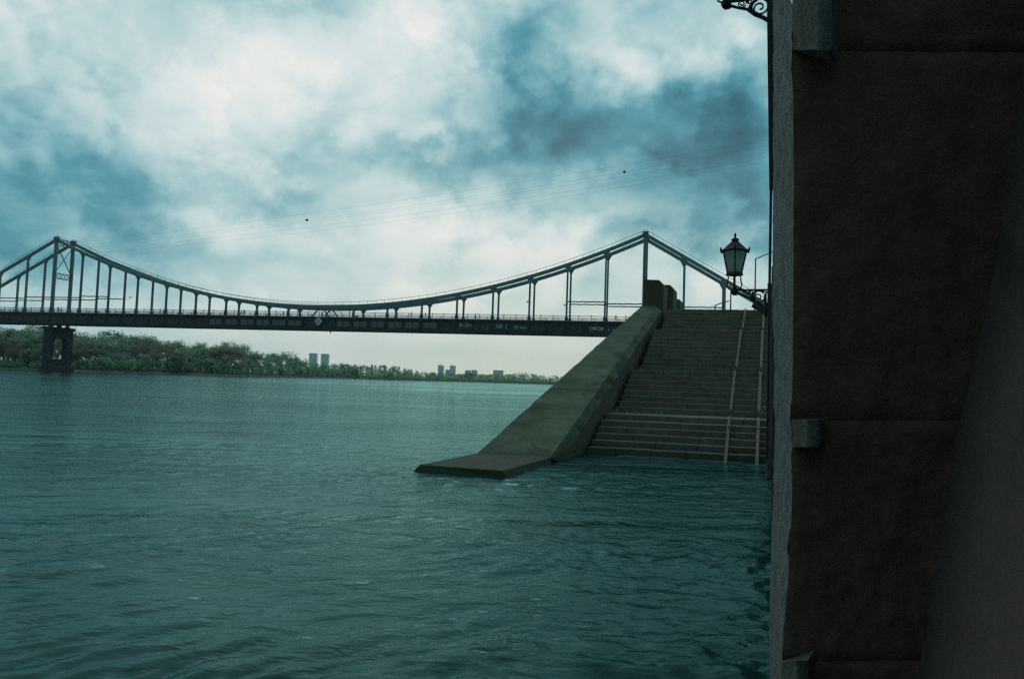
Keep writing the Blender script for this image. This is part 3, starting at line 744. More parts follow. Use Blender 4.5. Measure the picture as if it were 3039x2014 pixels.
# sides down to the river bed, back
ex = []
for r in rows:
    ex.append([r[0], Vector((r[0].x - .02, r[0].y, -1.5)), r[2], Vector((r[2].x, r[2].y, -1.5)), r[1]])
q2 = MB(); n = 5
q2.add([p for r in ex for p in r], [f for i in range(len(ex) - 1) for f in ((i * n, i * n + n, i * n + n + 1, i * n + 1), (i * n + 2, i * n + 3, i * n + n + 3, i * n + n + 2))] + [(0, 1, 3, 2, 4), tuple((len(ex) - 1) * n + k for k in (4, 2, 3, 1, 0))])
q2.build('parapet_side', M['ramp_side'], par, inv, fix=False)
for i in range(NSEG):
    rr = [[Vector(p) for p in r] for r in rows[i * 6:i * 6 + 7]]; lift = Vector((0, 0, random.uniform(-.006, .01)))
    for c in range(3):
        if i: rr[0][c] = rr[0][c].lerp(rr[1][c], .022)
        if i < NSEG - 1: rr[-1][c] = rr[-1][c].lerp(rr[-2][c], .022)
    m_ = MB(); pts = [p + lift for r in rr for p in r[:2]]; dn = [p - Vector((0, 0, .3)) for p in pts]; n_ = len(pts)
    m_.add(pts + dn, [(k * 2, k * 2 + 1, k * 2 + 3, k * 2 + 2) for k in range(6)] + [(0, n_, n_ + 1, 1), (12, 13, n_ + 13, n_ + 12)])
    m_.build('ramp_slab', M['ramp'], par, inv)
    m_ = MB(); pts = [p + lift for r in rr for p in r[1:]]; m_.add(pts, [(k * 2, k * 2 + 1, k * 2 + 3, k * 2 + 2) for k in range(6)])
    m_.build('chamfered_edge', M['ramp'], par, inv, fix=False)
c4 = [atz(1246, 1378, .135), atz(1491, 1396, .135), Vector((1.05, 18.396, .135)), Vector((-.79, 18.896, .135))]
q = MB()
cc = sum((Vector(c) for c in c4), Vector()) / 4
w0, w1 = atz(1223, 1396, 0), atz(1501, 1416, 0)          # the toe runs out just under the surface
bot = [Vector((w0.x, w0.y, -.03)), Vector((w1.x, w1.y, -.03)), Vector((c4[2].x + .05, c4[2].y, -.03)), Vector((c4[3].x - .05, c4[3].y, -.03))]
q.add([*[(c.x, c.y, .137) for c in c4], *bot], [(0, 1, 2, 3), (7, 6, 5, 4), (0, 4, 5, 1), (1, 5, 6, 2), (2, 6, 7, 3), (3, 7, 4, 0)])
q.build('foot_slab', M['ramp'], par, inv, bevel=.012)
# pedestal blocks at the head of the ramp
def px_block(name, parent, x0, x1, ytop, Y, depth, zb, cham, m):
    a, b = at(x0, ytop, Y), at(x1, ytop, Y); zt = (a.z + b.z) / 2
    e = wdir * depth
    q = MB(); top = [(a.x, a.y), (b.x, b.y), (b.x + e.x, b.y + e.y), (a.x + e.x, a.y + e.y)]
    n0 = zt - cham
    ins = [(x + (cc_x) * cham * .9, y) for (x, y), cc_x in zip(top, (0, -1, -1, 0))]
    q.add([(x, y, zb) for x, y in top] + [(x, y, n0) for x, y in top] + [(x, y, zt) for x, y in ins],
          [(3, 2, 1, 0), (0, 1, 5, 4), (1, 2, 6, 5), (2, 3, 7, 6), (3, 0, 4, 7), (4, 5, 9, 8), (5, 6, 10, 9), (6, 7, 11, 10), (7, 4, 8, 11), (8, 9, 10, 11)])
    return q.build(name, m, parent, inv, bevel=.015)
px_block('pedestal_block', par, 1910, 1970, 830, 36.7, 1.5, 4.0, .26, M['ramp_side'])
px_block('pedestal_block', par, 1962, 1999, 845, 39.2, 1.6, 4.0, .2, M['ramp_side'])
px_block('pedestal_block', par, 1990, 2018, 887, 42.0, 1.6, 4.0, .05, M['ramp'])
px_block('pedestal_block', par, 2012, 2050, 917, 45.0, 2.2, 4.0, .05, M['ramp'])

# promenade on top of the quay, behind the steps
ta, tb = step_line(NS - 1)
q = MB(); ta2 = ta + udir * 1.23; tb2 = tb + wdir * 1.23
far_a = ta2 + udir * 420; far_b = tb2 + wdir * 420
tb3 = tb2 + Vector((60, -10)); fb3 = far_b + Vector((200, -20))
q.prism([(ta2.x, ta2.y), (tb2.x, tb2.y), (tb3.x, tb3.y), (fb3.x, fb3.y), (far_b.x, far_b.y), (far_a.x, far_a.y)], -1.5, ZTOP - .01)
tag(q.build('quay_promenade', M['pave']), kind='structure')

# low quay wall right of the steps and the lamp pillar on it
def wall_pt(s, off): n = Vector((wdir.y, -wdir.x)); return wdir * s + n * off
q = MB(); a, b, c, d = wall_pt(3.4, .12), wall_pt(40, .07), wall_pt(40, 3), wall_pt(3.4, 3)
q.prism([tuple(a), tuple(b), tuple(c), tuple(d)], -1.5, 1.2)
tag(q.build('quay_wall', M['pillar']), 'dark damp quay wall running along the right side of the stairs', 'quay wall')
PZ = 12.0 / math.cos(WA)
def pil(s0, s1, o0, o1, z0, z1, m, name, parent, invp, bev=.02):
    q = MB(); q.prism([tuple(wall_pt(s0, o0)), tuple(wall_pt(s1, o0)), tuple(wall_pt(s1, o1)), tuple(wall_pt(s0, o1))], z0, z1)
    return q.build(name, m, parent, invp, bevel=bev)
lp = tag(empty('lamp_pillar', (*wall_pt(PZ, 0), 0)), 'dark stone pillar rising from the water beside the stairs, carrying the bracket lantern', 'pillar')
li = -Vector((*wall_pt(PZ, 0), 0))
pil(PZ, PZ + .5, -.045, .5, .55, EYE + 2.05, M['pillar'], 'pillar_shaft', lp, li)
pil(PZ - .05, PZ + .55, -.09, .55, .55, EYE + 1.28, M['pillar'], 'pillar_facing', lp, li)
pil(PZ - .1, PZ + .6, .0, .6, -1.0, .53, M['pillar'], 'pillar_base', lp, li)

# ------------------------------------------------------------------ bracket lanterns
def scroll(q, c, r0, r1, a0, turns, rad, n=22):
    pts = []
    for i in range(n + 1):
        f = i / n; r = r0 + (r1 - r0) * f; a = a0 + turns * 2 * math.pi * f
        pts.append((c[0] + r * math.cos(a), 0, c[1] + r * math.sin(a)))
    q.tube(pts, rad, 5)
def make_lantern(root):
    """x points out over the river, z up; origin on the wall, level with the arm bar"""
    X0 = .545
    br = MB(); br.box((0, -.02, -.012), (X0 - .05, .02, .014)); br.build('arm_bar', M['iron'], root)
    s_ = MB()
    scroll(s_, (.15, -.125), .115, .02, math.radians(60), 1.6, .012); scroll(s_, (.36, -.05), .05, .012, math.radians(200), 1.5, .010); scroll(s_, (.27, -.035), .03, .01, 0, -1.2, .008)
    s_.tube([(0, 0, -.34), (.05, 0, -.30), (.12, 0, -.25), (.20, 0, -.20), (.30, 0, -.125), (.40, 0, -.095), (.48, 0, -.06), (.55, 0, -.02)], [.03, .026, .024, .03, .018, .016, .018, .03], 6)
    s_.tube([(.03, 0, -.04), (.09, 0, -.02), (.17, 0, -.012), (.23, 0, -.05), (.26, 0, -.10), (.22, 0, -.17)], [.01, .016, .018, .022, .03, .012], 5)
    s_.tube([(.02, 0, -.02), (.045, 0, -.1), (.04, 0, -.22), (.01, 0, -.33)], [.01, .022, .026, .012], 5)
    s_.lathe([(.012, -.012), (.022, -.03), (.012, -.05)], 6, (.30, 0, 0))
    s_.build('scrollwork', M['iron'], root)
    b_ = MB(); b_.lathe([(.02, -.09), (.05, -.06), (.065, -.02), (.05, .02), (.022, .06), (.02, .29)], 10, (X0, 0, 0))
    scroll(b_, (X0 - .03, -.06), .03, .012, 3.6, 1.1, .008)
    b_.build('lantern_stem', M['iron'], root)
    for a in (0, math.pi / 2, math.pi, -math.pi / 2):
        c_ = MB()
        pr = [(.05, .0), (.10, .03), (.125, .09), (.105, .16), (.10, .24)]
        c_.tube([(X0 + r * math.cos(a), r * math.sin(a), z) for r, z in pr], .012, 5)
        c_.build('support_curl', M['iron'], root)
    rot = math.radians(4); z0, z1, z2 = .29, .675, .84
    R0, R1 = .118, .196
    cor = lambda r, k: (X0 + r * math.cos(rot + k * math.pi / 2), r * math.sin(rot + k * math.pi / 2))
    fb = MB(); fb.lathe([(R0 + .01, z0 - .045), (R0 + .025, z0 - .035), (R0 + .02, z0 - .005), (R0, z0 + .02)], 4, (X0, 0, 0), rot); fb.build('base_ring', M['iron'], root)
    for k in range(4):
        a, b = cor(R0, k), cor(R1, k); a2, b2 = cor(R0, k + 1), cor(R1, k + 1)
        f = MB(); f.beam((*a, z0), (*b, z1 + .01), .022, .022); f.build('corner_bar', M['iron'], root)
        gl = MB(); sh = .94
        def s2(p): return (X0 + (p[0] - X0) * sh, p[1] * sh)
        o1, o2, o3, o4 = s2(a), s2(a2), s2(b2), s2(b)
        gl.add([(*o1, z0 + .015), (*o2, z0 + .015), (*o3, z1), (*o4, z1)], [(0, 1, 2, 3)])
        gl.build('glass_pane', M['glass'], root, fix=False)
        oc = cor(R1 + .02, k); d = Vector((oc[0] - X0, oc[1], 0)).normalized()
        on = MB(); on.add([(oc[0] + d.x * u - d.y * w, oc[1] + d.y * u + d.x * w, z) for w in (-.012, .012) for u, z in ((-.03, z1 - .02), (.012, z1 - .05), (.03, z1 + .01), (.034, z1 + .055), (.016, z1 + .065), (.0, z1 + .03))],
                          [(0, 1, 2, 3, 4, 5), (11, 10, 9, 8, 7, 6)] + [(i, (i + 1) % 6, 6 + (i + 1) % 6, 6 + i) for i in range(6)])
        on.build('corner_ornament', M['iron'], root)
    rf = MB(); rf.lathe([(R1 + .02, z1 - .01), (R1 + .035, z1 + .015), (R1 - .01, z1 + .035), (.055, z2)], 4, (X0, 0, 0), rot); rf.build('lantern_roof', M['iron'], root)
    cp_ = MB(); cp_.lathe([(.05, z2), (.068, z2 + .02), (.062, z2 + .035), (.03, z2 + .055), (.012, z2 + .07), (.022, z2 + .09), (.018, z2 + .115), (.003, z2 + .15)], 10, (X0, 0, 0)); cp_.build('finial', M['iron'], root)
def lantern_at(s, off, z, label, extra=None, tilt=0):
    p = wall_pt(s, off)
    ang = math.atan2(wdir.x, -wdir.y) + 0      # local x -> (-wdir.y, wdir.x): out over the river
    root = tag(empty('bracket_lantern', (p.x, p.y, z), math.atan2(wdir.x, -wdir.y)), label, 'lantern', 'iron lanterns on the quay')
    make_lantern(root)
    return root
lan = lantern_at(PZ + .22, -.095, at(2190, 851, 12.0).z, 'black iron four sided bracket lantern with pale panes on the pillar by the stairs')
q = MB(); q.box((-.05, -.06, -.45), (.012, .06, .10)); q.build('wall_plate', M['iron'], lan)
s8 = 8.6 / math.cos(WA)
lan2 = lantern_at(s8, -.06, at(2140, -8, 8.6).z + .05, 'black iron bracket of a higher lantern, cut by the top picture edge')
z2_ = lan2.location.z
q = MB(); q.add([(x, y, z) for x, y, z in [(-.05, -.06, at(2285, 560, 8.6).z - z2_), (.012, -.06, at(2285, 560, 8.6).z - z2_), (.085, -.06, .5), (-.05, -.06, .5), (-.05, .06, at(2285, 560, 8.6).z - z2_), (.012, .06, at(2285, 560, 8.6).z - z2_), (.085, .06, .5), (-.05, .06, .5)]],
    [(0, 1, 2, 3), (7, 6, 5, 4), (0, 4, 5, 1), (1, 5, 6, 2), (2, 6, 7, 3), (3, 7, 4, 0)]); q.build('mast_sleeve', M['iron'], lan2)
q = MB(); q.tube([(-.008, 0, .4), (-.008, 0, -z2_ + 1.2 - .02)], .016, 8); q.build('mast_rod', M['iron'], lan2)
# floodlight under the lantern
fp = wall_pt(PZ + .2, -.11)
fl = tag(empty('floodlight', (fp.x, fp.y, at(2262, 905, 12.0).z), math.atan2(wdir.x, -wdir.y)), 'small grey floodlight bolted to the pillar below the lantern', 'floodlight')
q = MB(); q.tube([(.02, 0, -.085), (.12, 0, -.01), (.22, 0, .045)], [.055, .058, .06], 10); q.build('lamp_housing', M['pillar'], fl)
q = MB(); q.add([(.0, -.07, -.03), (.16, -.07, .10), (.16, .07, .10), (.0, .07, -.03), (.0, -.07, -.01), (.155, -.07, .118), (.155, .07, .118), (0, .07, -.01)], [(3, 2, 1, 0), (4, 5, 6, 7), (0, 1, 5, 4), (1, 2, 6, 5), (2, 3, 7, 6), (3, 0, 4, 7)]); q.build('hood', M['panel'], fl)
q = MB(); q.box((-.02, -.05, -.16), (.04, .05, -.02)); q.beam((0, 0, -.1), (.06, 0, -.04), .03, .03); q.build('mounting_arm', M['iron'], fl)
q = MB(); q.tube([(.22, 0, .045), (.224, 0, .0472)], .05, 10); q.build('lamp_lens', M['floodglass'], fl)

# ------------------------------------------------------------------ near pillar and wall at the right edge
npil = tag(empty('stone_pillar', (.9, 2.4, 0)), 'rough granite pillar close on the right with pale lit river face', 'stone pillar')
ni = -Vector((.9, 2.4, 0))
NZ = 2.2
nA = lambda px, y, Z: at(px, y, Z)
tan = math.tan
def lit_edge(y):  # left edge of the pale face in the picture
    return np.interp(y, [-300, 0, 560, 780, 1000, 1150, 1250, 1320, 1420, 1650, 1760, 1900, 2200], [2301, 2300, 2296, 2295, 2297, 2296, 2300, 2300, 2296, 2292, 2286, 2284, 2280])
def near_edge(y):
    return np.interp(y, [-300, 0, 300, 600, 1000, 1200, 1330, 1500, 1700, 1930, 2200], [2352, 2352, 2354, 2356, 2354, 2350, 2352, 2350, 2340, 2322, 2312])
ys = np.linspace(-420, 2500, 150)
lf = MB(); vs = []; NCOL = 16
def nz(*a): 
    from mathutils import noise
    return noise.noise(Vector(a))
for y in ys:
    pf = at(lit_edge(y), y, 3.1); pn = at(near_edge(y), y, NZ); pf.z = pn.z
    # same heights on both edges: intersect by height
    for c in range(NCOL + 1):
        f = c / NCOL; p = pn.lerp(pf, f)
        n = .010 * nz(p.x * 22, p.y * 22, p.z * 9) + .006 * nz(p.x * 60, p.y * 60, p.z * 28)
        if c == NCOL: n *= .4
        vs.append((p.x + n, p.y - n * .3, p.z))
nc = NCOL + 1
fs = [(i * nc + c, i * nc + c + 1, (i + 1) * nc + c + 1, (i + 1) * nc + c) for i in range(len(ys) - 1) for c in range(NCOL)]
lf.add(vs, fs)
lf.build('river_face', M['rough_granite'], npil, ni, fix=False, smooth=True)
# hidden back of the pillar
bk = MB(); zt, zb = vs[0][2], vs[-1][2]
pf0, pf1 = Vector(vs[NCOL]), Vector(vs[-1])
e = wdir * .0
bk.add([(pf0.x + .004, pf0.y + .002, zt), (pf1.x + .004, pf1.y + .002, zb), (pf1.x + 1.2, pf1.y - .2, zb), (pf0.x + 1.2, pf0.y - .2, zt)], [(0, 1, 2, 3)])
bk.build('back_face', M['shaded_granite'], npil, ni, fix=False)
# end face, its shade held in a darker colour: bossed stones one above the other with recessed joints
def right_edge(y): return np.interp(y, [-420, 200, 500, 800, 1300, 2014, 2500], [3150, 3040, 2988, 2952, 2838, 2722, 2640])
joints = [-420, 150, 1245, 1958, 2500]
for (y0, y1) in zip(joints[:-1], joints[1:]):
    yy = np.linspace(y0 + (0 if y0 < 0 else (78 if y0 == 1245 else 10)) * 0 + .7, y1 - .7, 34); m = MB(); v = []; NC = 26
    for i, y in enumerate(yy):
        for c in range(NC + 1):
            f = c / NC; x = near_edge(y) + (right_edge(y) - near_edge(y)) * f
            p = at(x, y, NZ)
            ed = min(1, f / .05, (i / 33) / .04 if i else 0, ((33 - i) / 33) / .04)
            b = .008 * (max(ed, 0) ** .5) + (.012 * nz(p.x * 7, p.z * 7, 3) + .008 * nz(p.x * 24, p.z * 24, 9) + .004 * nz(p.x * 70, p.z * 70, 1)) * min(1, f / .03)
            v.append((p.x, p.y - b + (.004 if ed <= 0 and f > .0 else 0), p.z))
    fcs = [(i * (NC + 1) + c, (i + 1) * (NC + 1) + c, (i + 1) * (NC + 1) + c + 1, i * (NC + 1) + c + 1) for i in range(33) for c in range(NC)]
    m.add(v, fcs); m.build('bossed_stone', M['shaded_granite'], npil, ni, fix=False, smooth=True)
jb = MB(); v = []
for y in ys[::6]:
    for x in (near_edge(y) + 2, right_edge(y) + 30): p = at(x, y, NZ + .012); v.append(tuple(p))
jb.add(v, [(i * 2, i * 2 + 2, i * 2 + 3, i * 2 + 1) for i in range(len(v) // 2 - 1)]); jb.build('joint_bed', M['shaded_granite'], npil, ni, fix=False)
# toothing stones that run on towards the eye at the joints
def tooth(y0, y1, dpx, name='toothing_stone'):
    L_ = y1 - y0; ya = np.unique(np.concatenate([[0, 2, 5, 9, 15, 24], np.linspace(26, L_ - 26, 5), [L_ - 24, L_ - 15, L_ - 9, L_ - 5, L_ - 2, L_]])) + y0
    m = MB(); v = []; K = 12; NA = len(ya)
    for j, y in enumerate(ya):
        e_ = min(y - y0, y1 - y); f_ = 1 - .07 * (1 - min(1, e_ / 26)) ** 2
        pn = at(near_edge(y) - 1, y, NZ); pq = at(near_edge(y) + dpx * f_, y, NZ - .055 - .0012 * dpx)
        dn_ = (pq - pn)
        for c in range(7):
            p = pn.lerp(pq, c / 6 * .86); n = .005 * nz(p.x * 40, p.y * 40, p.z * 30); v.append((p.x + n, p.y + n, p.z))
        for c in range(1, 6):                                   # rounded nose turning into the dark face
            a_ = c / 5 * math.pi / 2; p = pn + dn_ * (.86 + .14 * math.sin(a_)); v.append((p.x + .045 * (1 - math.cos(a_)) + (.04 if c == 5 else 0), p.y + (.09 if c == 5 else .012 * (1 - math.cos(a_))), p.z))
    fs = [(i * K + c, (i + 1) * K + c, (i + 1) * K + c + 1, i * K + c + 1) for i in range(NA - 1) for c in range(K - 1)]
    fs += [tuple(range(K - 1, -1, -1)), tuple((NA - 1) * K + c for c in range(K))]
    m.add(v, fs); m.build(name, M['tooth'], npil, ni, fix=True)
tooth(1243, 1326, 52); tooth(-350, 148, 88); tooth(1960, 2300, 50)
# battered grey wall running back past the eye on the right
bw = MB(); v = []
for y in (-420, 200, 500, 800, 1300, 2014, 2500):
    p = at(right_edge(y) - 8, y, NZ + .02); v += [tuple(p), (p.x - 6.0 * .30, p.y - 6.0, p.z)]
bw.add(v, [(i * 2, i * 2 + 2, i * 2 + 3, i * 2 + 1) for i in range(6)])
zt_, zb_ = v[0][2], v[-2][2]
tag(bw.build('battered_wall', M['wall_plaster'], fix=False), 'smooth grey sloping wall at the right edge beside the granite pillar', 'wall')

# ------------------------------------------------------------------ street lamps behind the stairs
def lamp_post(px, ytop, Y, armpx, army, label, knob):
    b = at(px, 925, Y); b.z = ZTOP; t = at(px - .0, ytop, Y)
    root = tag(empty('street_lamp', (b.x, b.y, b.z)), label, 'street lamp', 'slim street lamps behind the stairs')
    h = t.z - b.z; rr = Y * .0011
    q = MB(); q.tube([(0, 0, -.05), (0, 0, h * .5), (0, 0, h)], [rr * 1.25, rr, rr * .8], 8); q.lathe([(rr, h * knob - .1), (rr * 2, h * knob), (rr, h * knob + .1)], 8); q.build('post', M['steel_dark'], root)
    if armpx:
        a = at(armpx, army, Y) - b
        q = MB(); q.tube([(0, 0, h - .03), (a.x, a.y, a.z)], rr * .75, 6); q.build('arm', M['steel_dark'], root)
        q = MB(); q.beam((a.x, a.y, a.z), (a.x + .5, a.y, a.z + .12), .22, .12); q.build('lamp_head', M['steel_dark'], root)
lamp_post(2240, 767, 62, 2300, 744, 'tall slim street lamp whose arm reaches right behind the granite pillar', .45)
lamp_post(2168, 838, 75, None, 0, 'slim grey pole without an arm rising behind the stairs left of the lantern', .4)
lamp_post(2122, 905, 90, 2152, 896, 'distant low street lamp with a short arm behind the stair top', .3)

# ------------------------------------------------------------------ overhead wires with marker balls
wires = [((300, 712), (1000, 622), (2272, 415)), ((300, 722), (911, 653), (2272, 433)), ((300, 731), (1000, 648), (2272, 452)), ((300, 740), (1000, 664), (2272, 468)), ((300, 749), (1000, 678), (2272, 480))]
wn = ['topmost', 'second, ball carrying', 'middle', 'fourth', 'lowest']
def wire_pt(wd, x):
    (xa, ya), (xm, ym), (xb, yb) = wd
    y = ya * (x - xm) * (x - xb) / ((xa - xm) * (xa - xb)) + ym * (x - xa) * (x - xb) / ((xm - xa) * (xm - xb)) + yb * (x - xa) * (x - xm) / ((xb - xa) * (xb - xm))
    return at(x, y, 430 - (x - 300) * .1)
for i, wd in enumerate(wires):
    q = MB(); q.tube([wire_pt(wd, x) for x in np.linspace(230, 2640, 40)], .02, 4)
    tag(q.build('overhead_wire', M['rubber']), f'thin {wn[i]} wire of the high power line crossing the cloudy sky', 'wire', 'power line wires over the river')
for x, lab in ((911, 'dark round marker ball on the wire over the left half of the bridge'), (1853, 'dark round marker ball on the wire left of the right pylon top')):
    p = wire_pt(wires[1], x)
    b = tag(empty('marker_ball', p), lab, 'marker ball', 'balls on the power line')
    rr = p.y * 3.9 / F
    q = MB(); q.lathe([(rr * math.sin(a) + .001, -rr * math.cos(a)) for a in np.linspace(0, math.pi, 9)], 14); q.build('ball_shell', M['rubber'], b, smooth=True)
    q = MB(); q.tube([(-rr * 1.25, .03, -.05), (rr * 1.25, -.03, .05)], rr * .14, 6); q.build('wire_clamp', M['steel_dark'], b)

# ------------------------------------------------------------------ far buildings
M['far_wall'] = mat('far_pale_facade', L(.78, .93, 1, 1.0), L(.68, .93, 1, 1.0), .05, .8)  # facade and window colours raised to carry the paleness of distant haze
M['far_wall2'] = mat('far_grey_facade', L(.68, .98, 1, 1), L(.56, .98, 1, 1), .05, .8)
M['far_glass'] = mat('far_hazed_windows', L(.42, .9, 1, 1.05), L(.32), .05, .3)
def tower(x0, x1, ytop, Y, label, crown=False, slope=0, m='far_wall', floors=None):
    a, b = at(x0, ytop, Y), at(x1, ytop, Y); zt = (a.z + b.z) / 2; w = b.x - a.x; dpt = w * .8
    root = tag(empty('tower_block', ((a.x + b.x) / 2, Y, 2)), label, 'building', 'tower blocks far beyond the trees')
    h = zt - 2
    q = MB(); q.prism([(-w / 2, 0), (w / 2, 0), (w / 2, dpt), (-w / 2, dpt)], 0, h * .97 if crown else h)
    if slope: q.v = [(x, y, z - (slope * h * (x + w / 2) / w if z > 1 else 0)) for x, y, z in q.v]
    q.build('wall', M[m], root)
    nf = floors or max(3, int(h / 3.2)); fh = h * (.94 - slope) / nf; q = MB(); nb = 4; cell = w / nb
    for i in range(nf):
        for c in range(nb):
            q.box((-w / 2 + c * cell + cell * .16, -.25, i * fh + fh * .3), (-w / 2 + (c + 1) * cell - cell * .16, .0, i * fh + fh * .82))
    tag(q.build('window_rows', M['far_glass'], root), kind='stuff')
    q = MB(); q.box((-w * .52, -.6, h * (1 - slope) + .01), (w * .52, dpt, h * (1 - slope) + .8)) if not slope else q.box((-w * .1, dpt * .3, h * (1 - slope)), (w * .1, dpt * .6, h + 2))
    if crown:
        q = MB(); q.prism([(-w * .36, dpt * .1), (w * .36, dpt * .1), (w * .36, dpt * .9), (-w * .36, dpt * .9)], h * .96, h * .995); q.prism([(-w * .53, -.5), (w * .53, -.5), (w * .53, dpt), (-w * .53, dpt)], h * .93, h * .945)
        for sx in (-1, 1): q.box((sx * w * .5 - .6, 0, h * .9), (sx * w * .5 + .6, 1.5, h * 1.01))
    q.build('roof', M['far_wall2' if m == 'far_wall' else 'far_wall'], root)
tower(918, 939, 1047, 2400, 'left of the twin round topped towers beyond the wood', True)
tower(953, 974, 1049, 2400, 'right of the twin round topped towers beyond the wood', True)
tower(1300, 1317, 1082, 3000, 'tall slanted roof tower above the willows, left of its pair', slope=.06)
tower(1335, 1352, 1084, 3050, 'tall flat tower of the right hand pair above the willows', slope=.02)
tower(1322, 1336, 1097, 2900, 'shorter block leaning against the foot of the right hand tower pair', m='far_wall2')
tower(1380, 1397, 1099, 2800, 'pale low block, left one of two beside each other above the trees', m='far_wall2')
tower(1399, 1416, 1098, 2800, 'pale low block, right one of two beside each other above the trees', m='far_wall2')
tower(1464, 1494, 1099, 2300, 'broad grey apartment block rising above the trees left of the ramp')
tower(1503, 1530, 1111, 2600, 'long low pale slab among the trees, right of the broad grey block', m='far_wall2')
tower(1540, 1561, 1112, 2600, 'short low pale slab among the trees nearer the ramp', m='far_wall2')
tower(1579, 1595, 1113, 2300, 'small flat block on the skyline just left of the ramp')

# small things on the left beach
def hut(px, y, w, h, label):
    p = bank_pt(px, 5.5, .8); root = tag(empty('beach_hut', p), label, 'hut')
    q = MB(); q.box((-w / 2, 0, -.3), (w / 2, 2.5, h)); q.build('wall', M['sign_white'], root)
    q = MB(); q.box((-w / 2 - .15, -.2, h), (w / 2 + .15, 2.7, h + .18)); q.build('roof', M['far_wall'], root)
    q = MB(); q.box((-w * .1, -.04, 0), (w * .25, -.005, h * .75)); q.build('door', M['girder'], root)
hut(99, 1080, 1.9, 1.5, 'small whitish hut on the beach left of the stone pier')
hut(4, 1080, 1.0, 1.2, 'tiny pale booth at the left picture edge on the beach')
p = bank_pt(345, 12, 1.5); root = tag(empty('park_fence', p), 'low pale rail showing through the trees right of the stone pier', 'fence')
q = MB(); q.box((-3.6, -.06, .85), (3.6, .06, 1.15)); q.build('rail', M['sign_white'], root)
for i in range(5): q = MB(); q.box((-3.6 + i * 1.78, -.05, -.3), (-3.5 + i * 1.78, .05, .85)); q.build('fence_post', M['sign_white'], root)

# ------------------------------------------------------------------ trees of the far bank
def branches(q, p, d, ln, r, lev, rnd, spread, up):
    e = p + d * ln
    q.tube([p, p.lerp(e, .5) + Vector((rnd.uniform(-.03, .03), rnd.uniform(-.03, .03), 0)) * ln, e], [r, r * .8, r * .55], 4 if lev > 1 else 3, cap=False)
    ends.append(e)
    if lev == 0: return
    n = 3 if lev > 1 else 4
    for i in range(n):
        nd = (d + Vector((rnd.uniform(-1, 1), rnd.uniform(-1, 1), rnd.uniform(-.3, .6) + up)) * spread).normalized()
        branches(q, p.lerp(e, rnd.uniform(.55, 1)), nd, ln * rnd.uniform(.55, .8), r * .5, lev - 1, rnd, spread, up)
ends = []
def leaf_faces(q, centres, n, rad, size, rnd, flat=.75):
    for i in range(n):
        c = rnd.choice(centres); v = Vector((rnd.gauss(0, 1), rnd.gauss(0, 1), rnd.gauss(0, 1) * flat)) * rad * .5
        p = c[0] + v * c[1]; s = size * rnd.uniform(.6, 1.35)
        a = Vector((rnd.gauss(0, 1), rnd.gauss(0, 1), rnd.gauss(0, 1))).normalized(); b = a.cross(Vector((rnd.gauss(0, 1), rnd.gauss(0, 1), rnd.gauss(0, 1)))).normalized()
        q.add([p - a * s, p + b * s * .6, p + a * s, p - b * s * .6], [(0, 1, 2, 3)])
def proto_bare(seed, leafmat):
    """unit 10 m tree: tall, upright, twiggy, just budding"""
    rnd = random.Random(seed); ends.clear(); q = MB()
    for k in range(rnd.choice([1, 2])):
        branches(q, Vector((rnd.uniform(-.2, .2), rnd.uniform(-.2, .2), -.5)), Vector((rnd.uniform(-.1, .1), rnd.uniform(-.1, .1), 1)).normalized(), 3.6, .17, 4, rnd, .62, .42)
    zs = max(e.z for e in ends); k = 10 / zs
    q.v = [(x * k, y * k, z * k) for x, y, z in q.v]
    tips = [(e * k, rnd.uniform(.6, 1.2)) for e in ends if e.z * k > 2.2]
    c = MB(); leaf_faces(c, tips, 1300, 1.1, .18, rnd)
    return q.mesh('trunk', M['bark'], fix=False), c.mesh('crown', leafmat, fix=False)
def proto_round(seed, leafmat, wide=1.0, n=1700):
    """unit 10 m tree: full, clumped crown"""
    rnd = random.Random(seed); ends.clear(); q = MB()
    branches(q, Vector((0, 0, -.5)), Vector((rnd.uniform(-.08, .08), 0, 1)).normalized(), 3.4, .24, 3, rnd, .8, .25)
    zs = max(e.z for e in ends); k = 9.2 / zs; q.v = [(x * k, y * k, z * k) for x, y, z in q.v]
    cl = []
    for i in range(26):
        z = rnd.uniform(1.6, 9.2); rr = 3.3 * wide * math.sqrt(max(.05, 1 - ((z - 4.8) / 5.0) ** 2)) * rnd.uniform(.35, 1.0); a = rnd.uniform(0, 6.28)
        cl.append((Vector((rr * math.cos(a), rr * math.sin(a), z)), rnd.uniform(.6, 1.15)))
    c = MB(); leaf_faces(c, cl, n, 1.5, .27, rnd)
    return q.mesh('trunk', M['bark'], fix=False), c.mesh('crown', leafmat, fix=False)
def proto_cone(seed):
    rnd = random.Random(seed); q = MB(); q.tube([(0, 0, -.4), (0, 0, 9.5)], [.2, .03], 5)
    cl = [(Vector((math.cos(a) * r, math.sin(a) * r, z)), .55) for z in np.linspace(2, 9.6, 22) for a, r in [(rnd.uniform(0, 6.28), rnd.uniform(.2, 1) * (10.2 - z) * .24)]]
    c = MB(); leaf_faces(c, cl, 800, 1.2, .2, rnd)
    return q.mesh('trunk', M['bark'], fix=False), c.mesh('crown', M['leaf_dark'], fix=False)
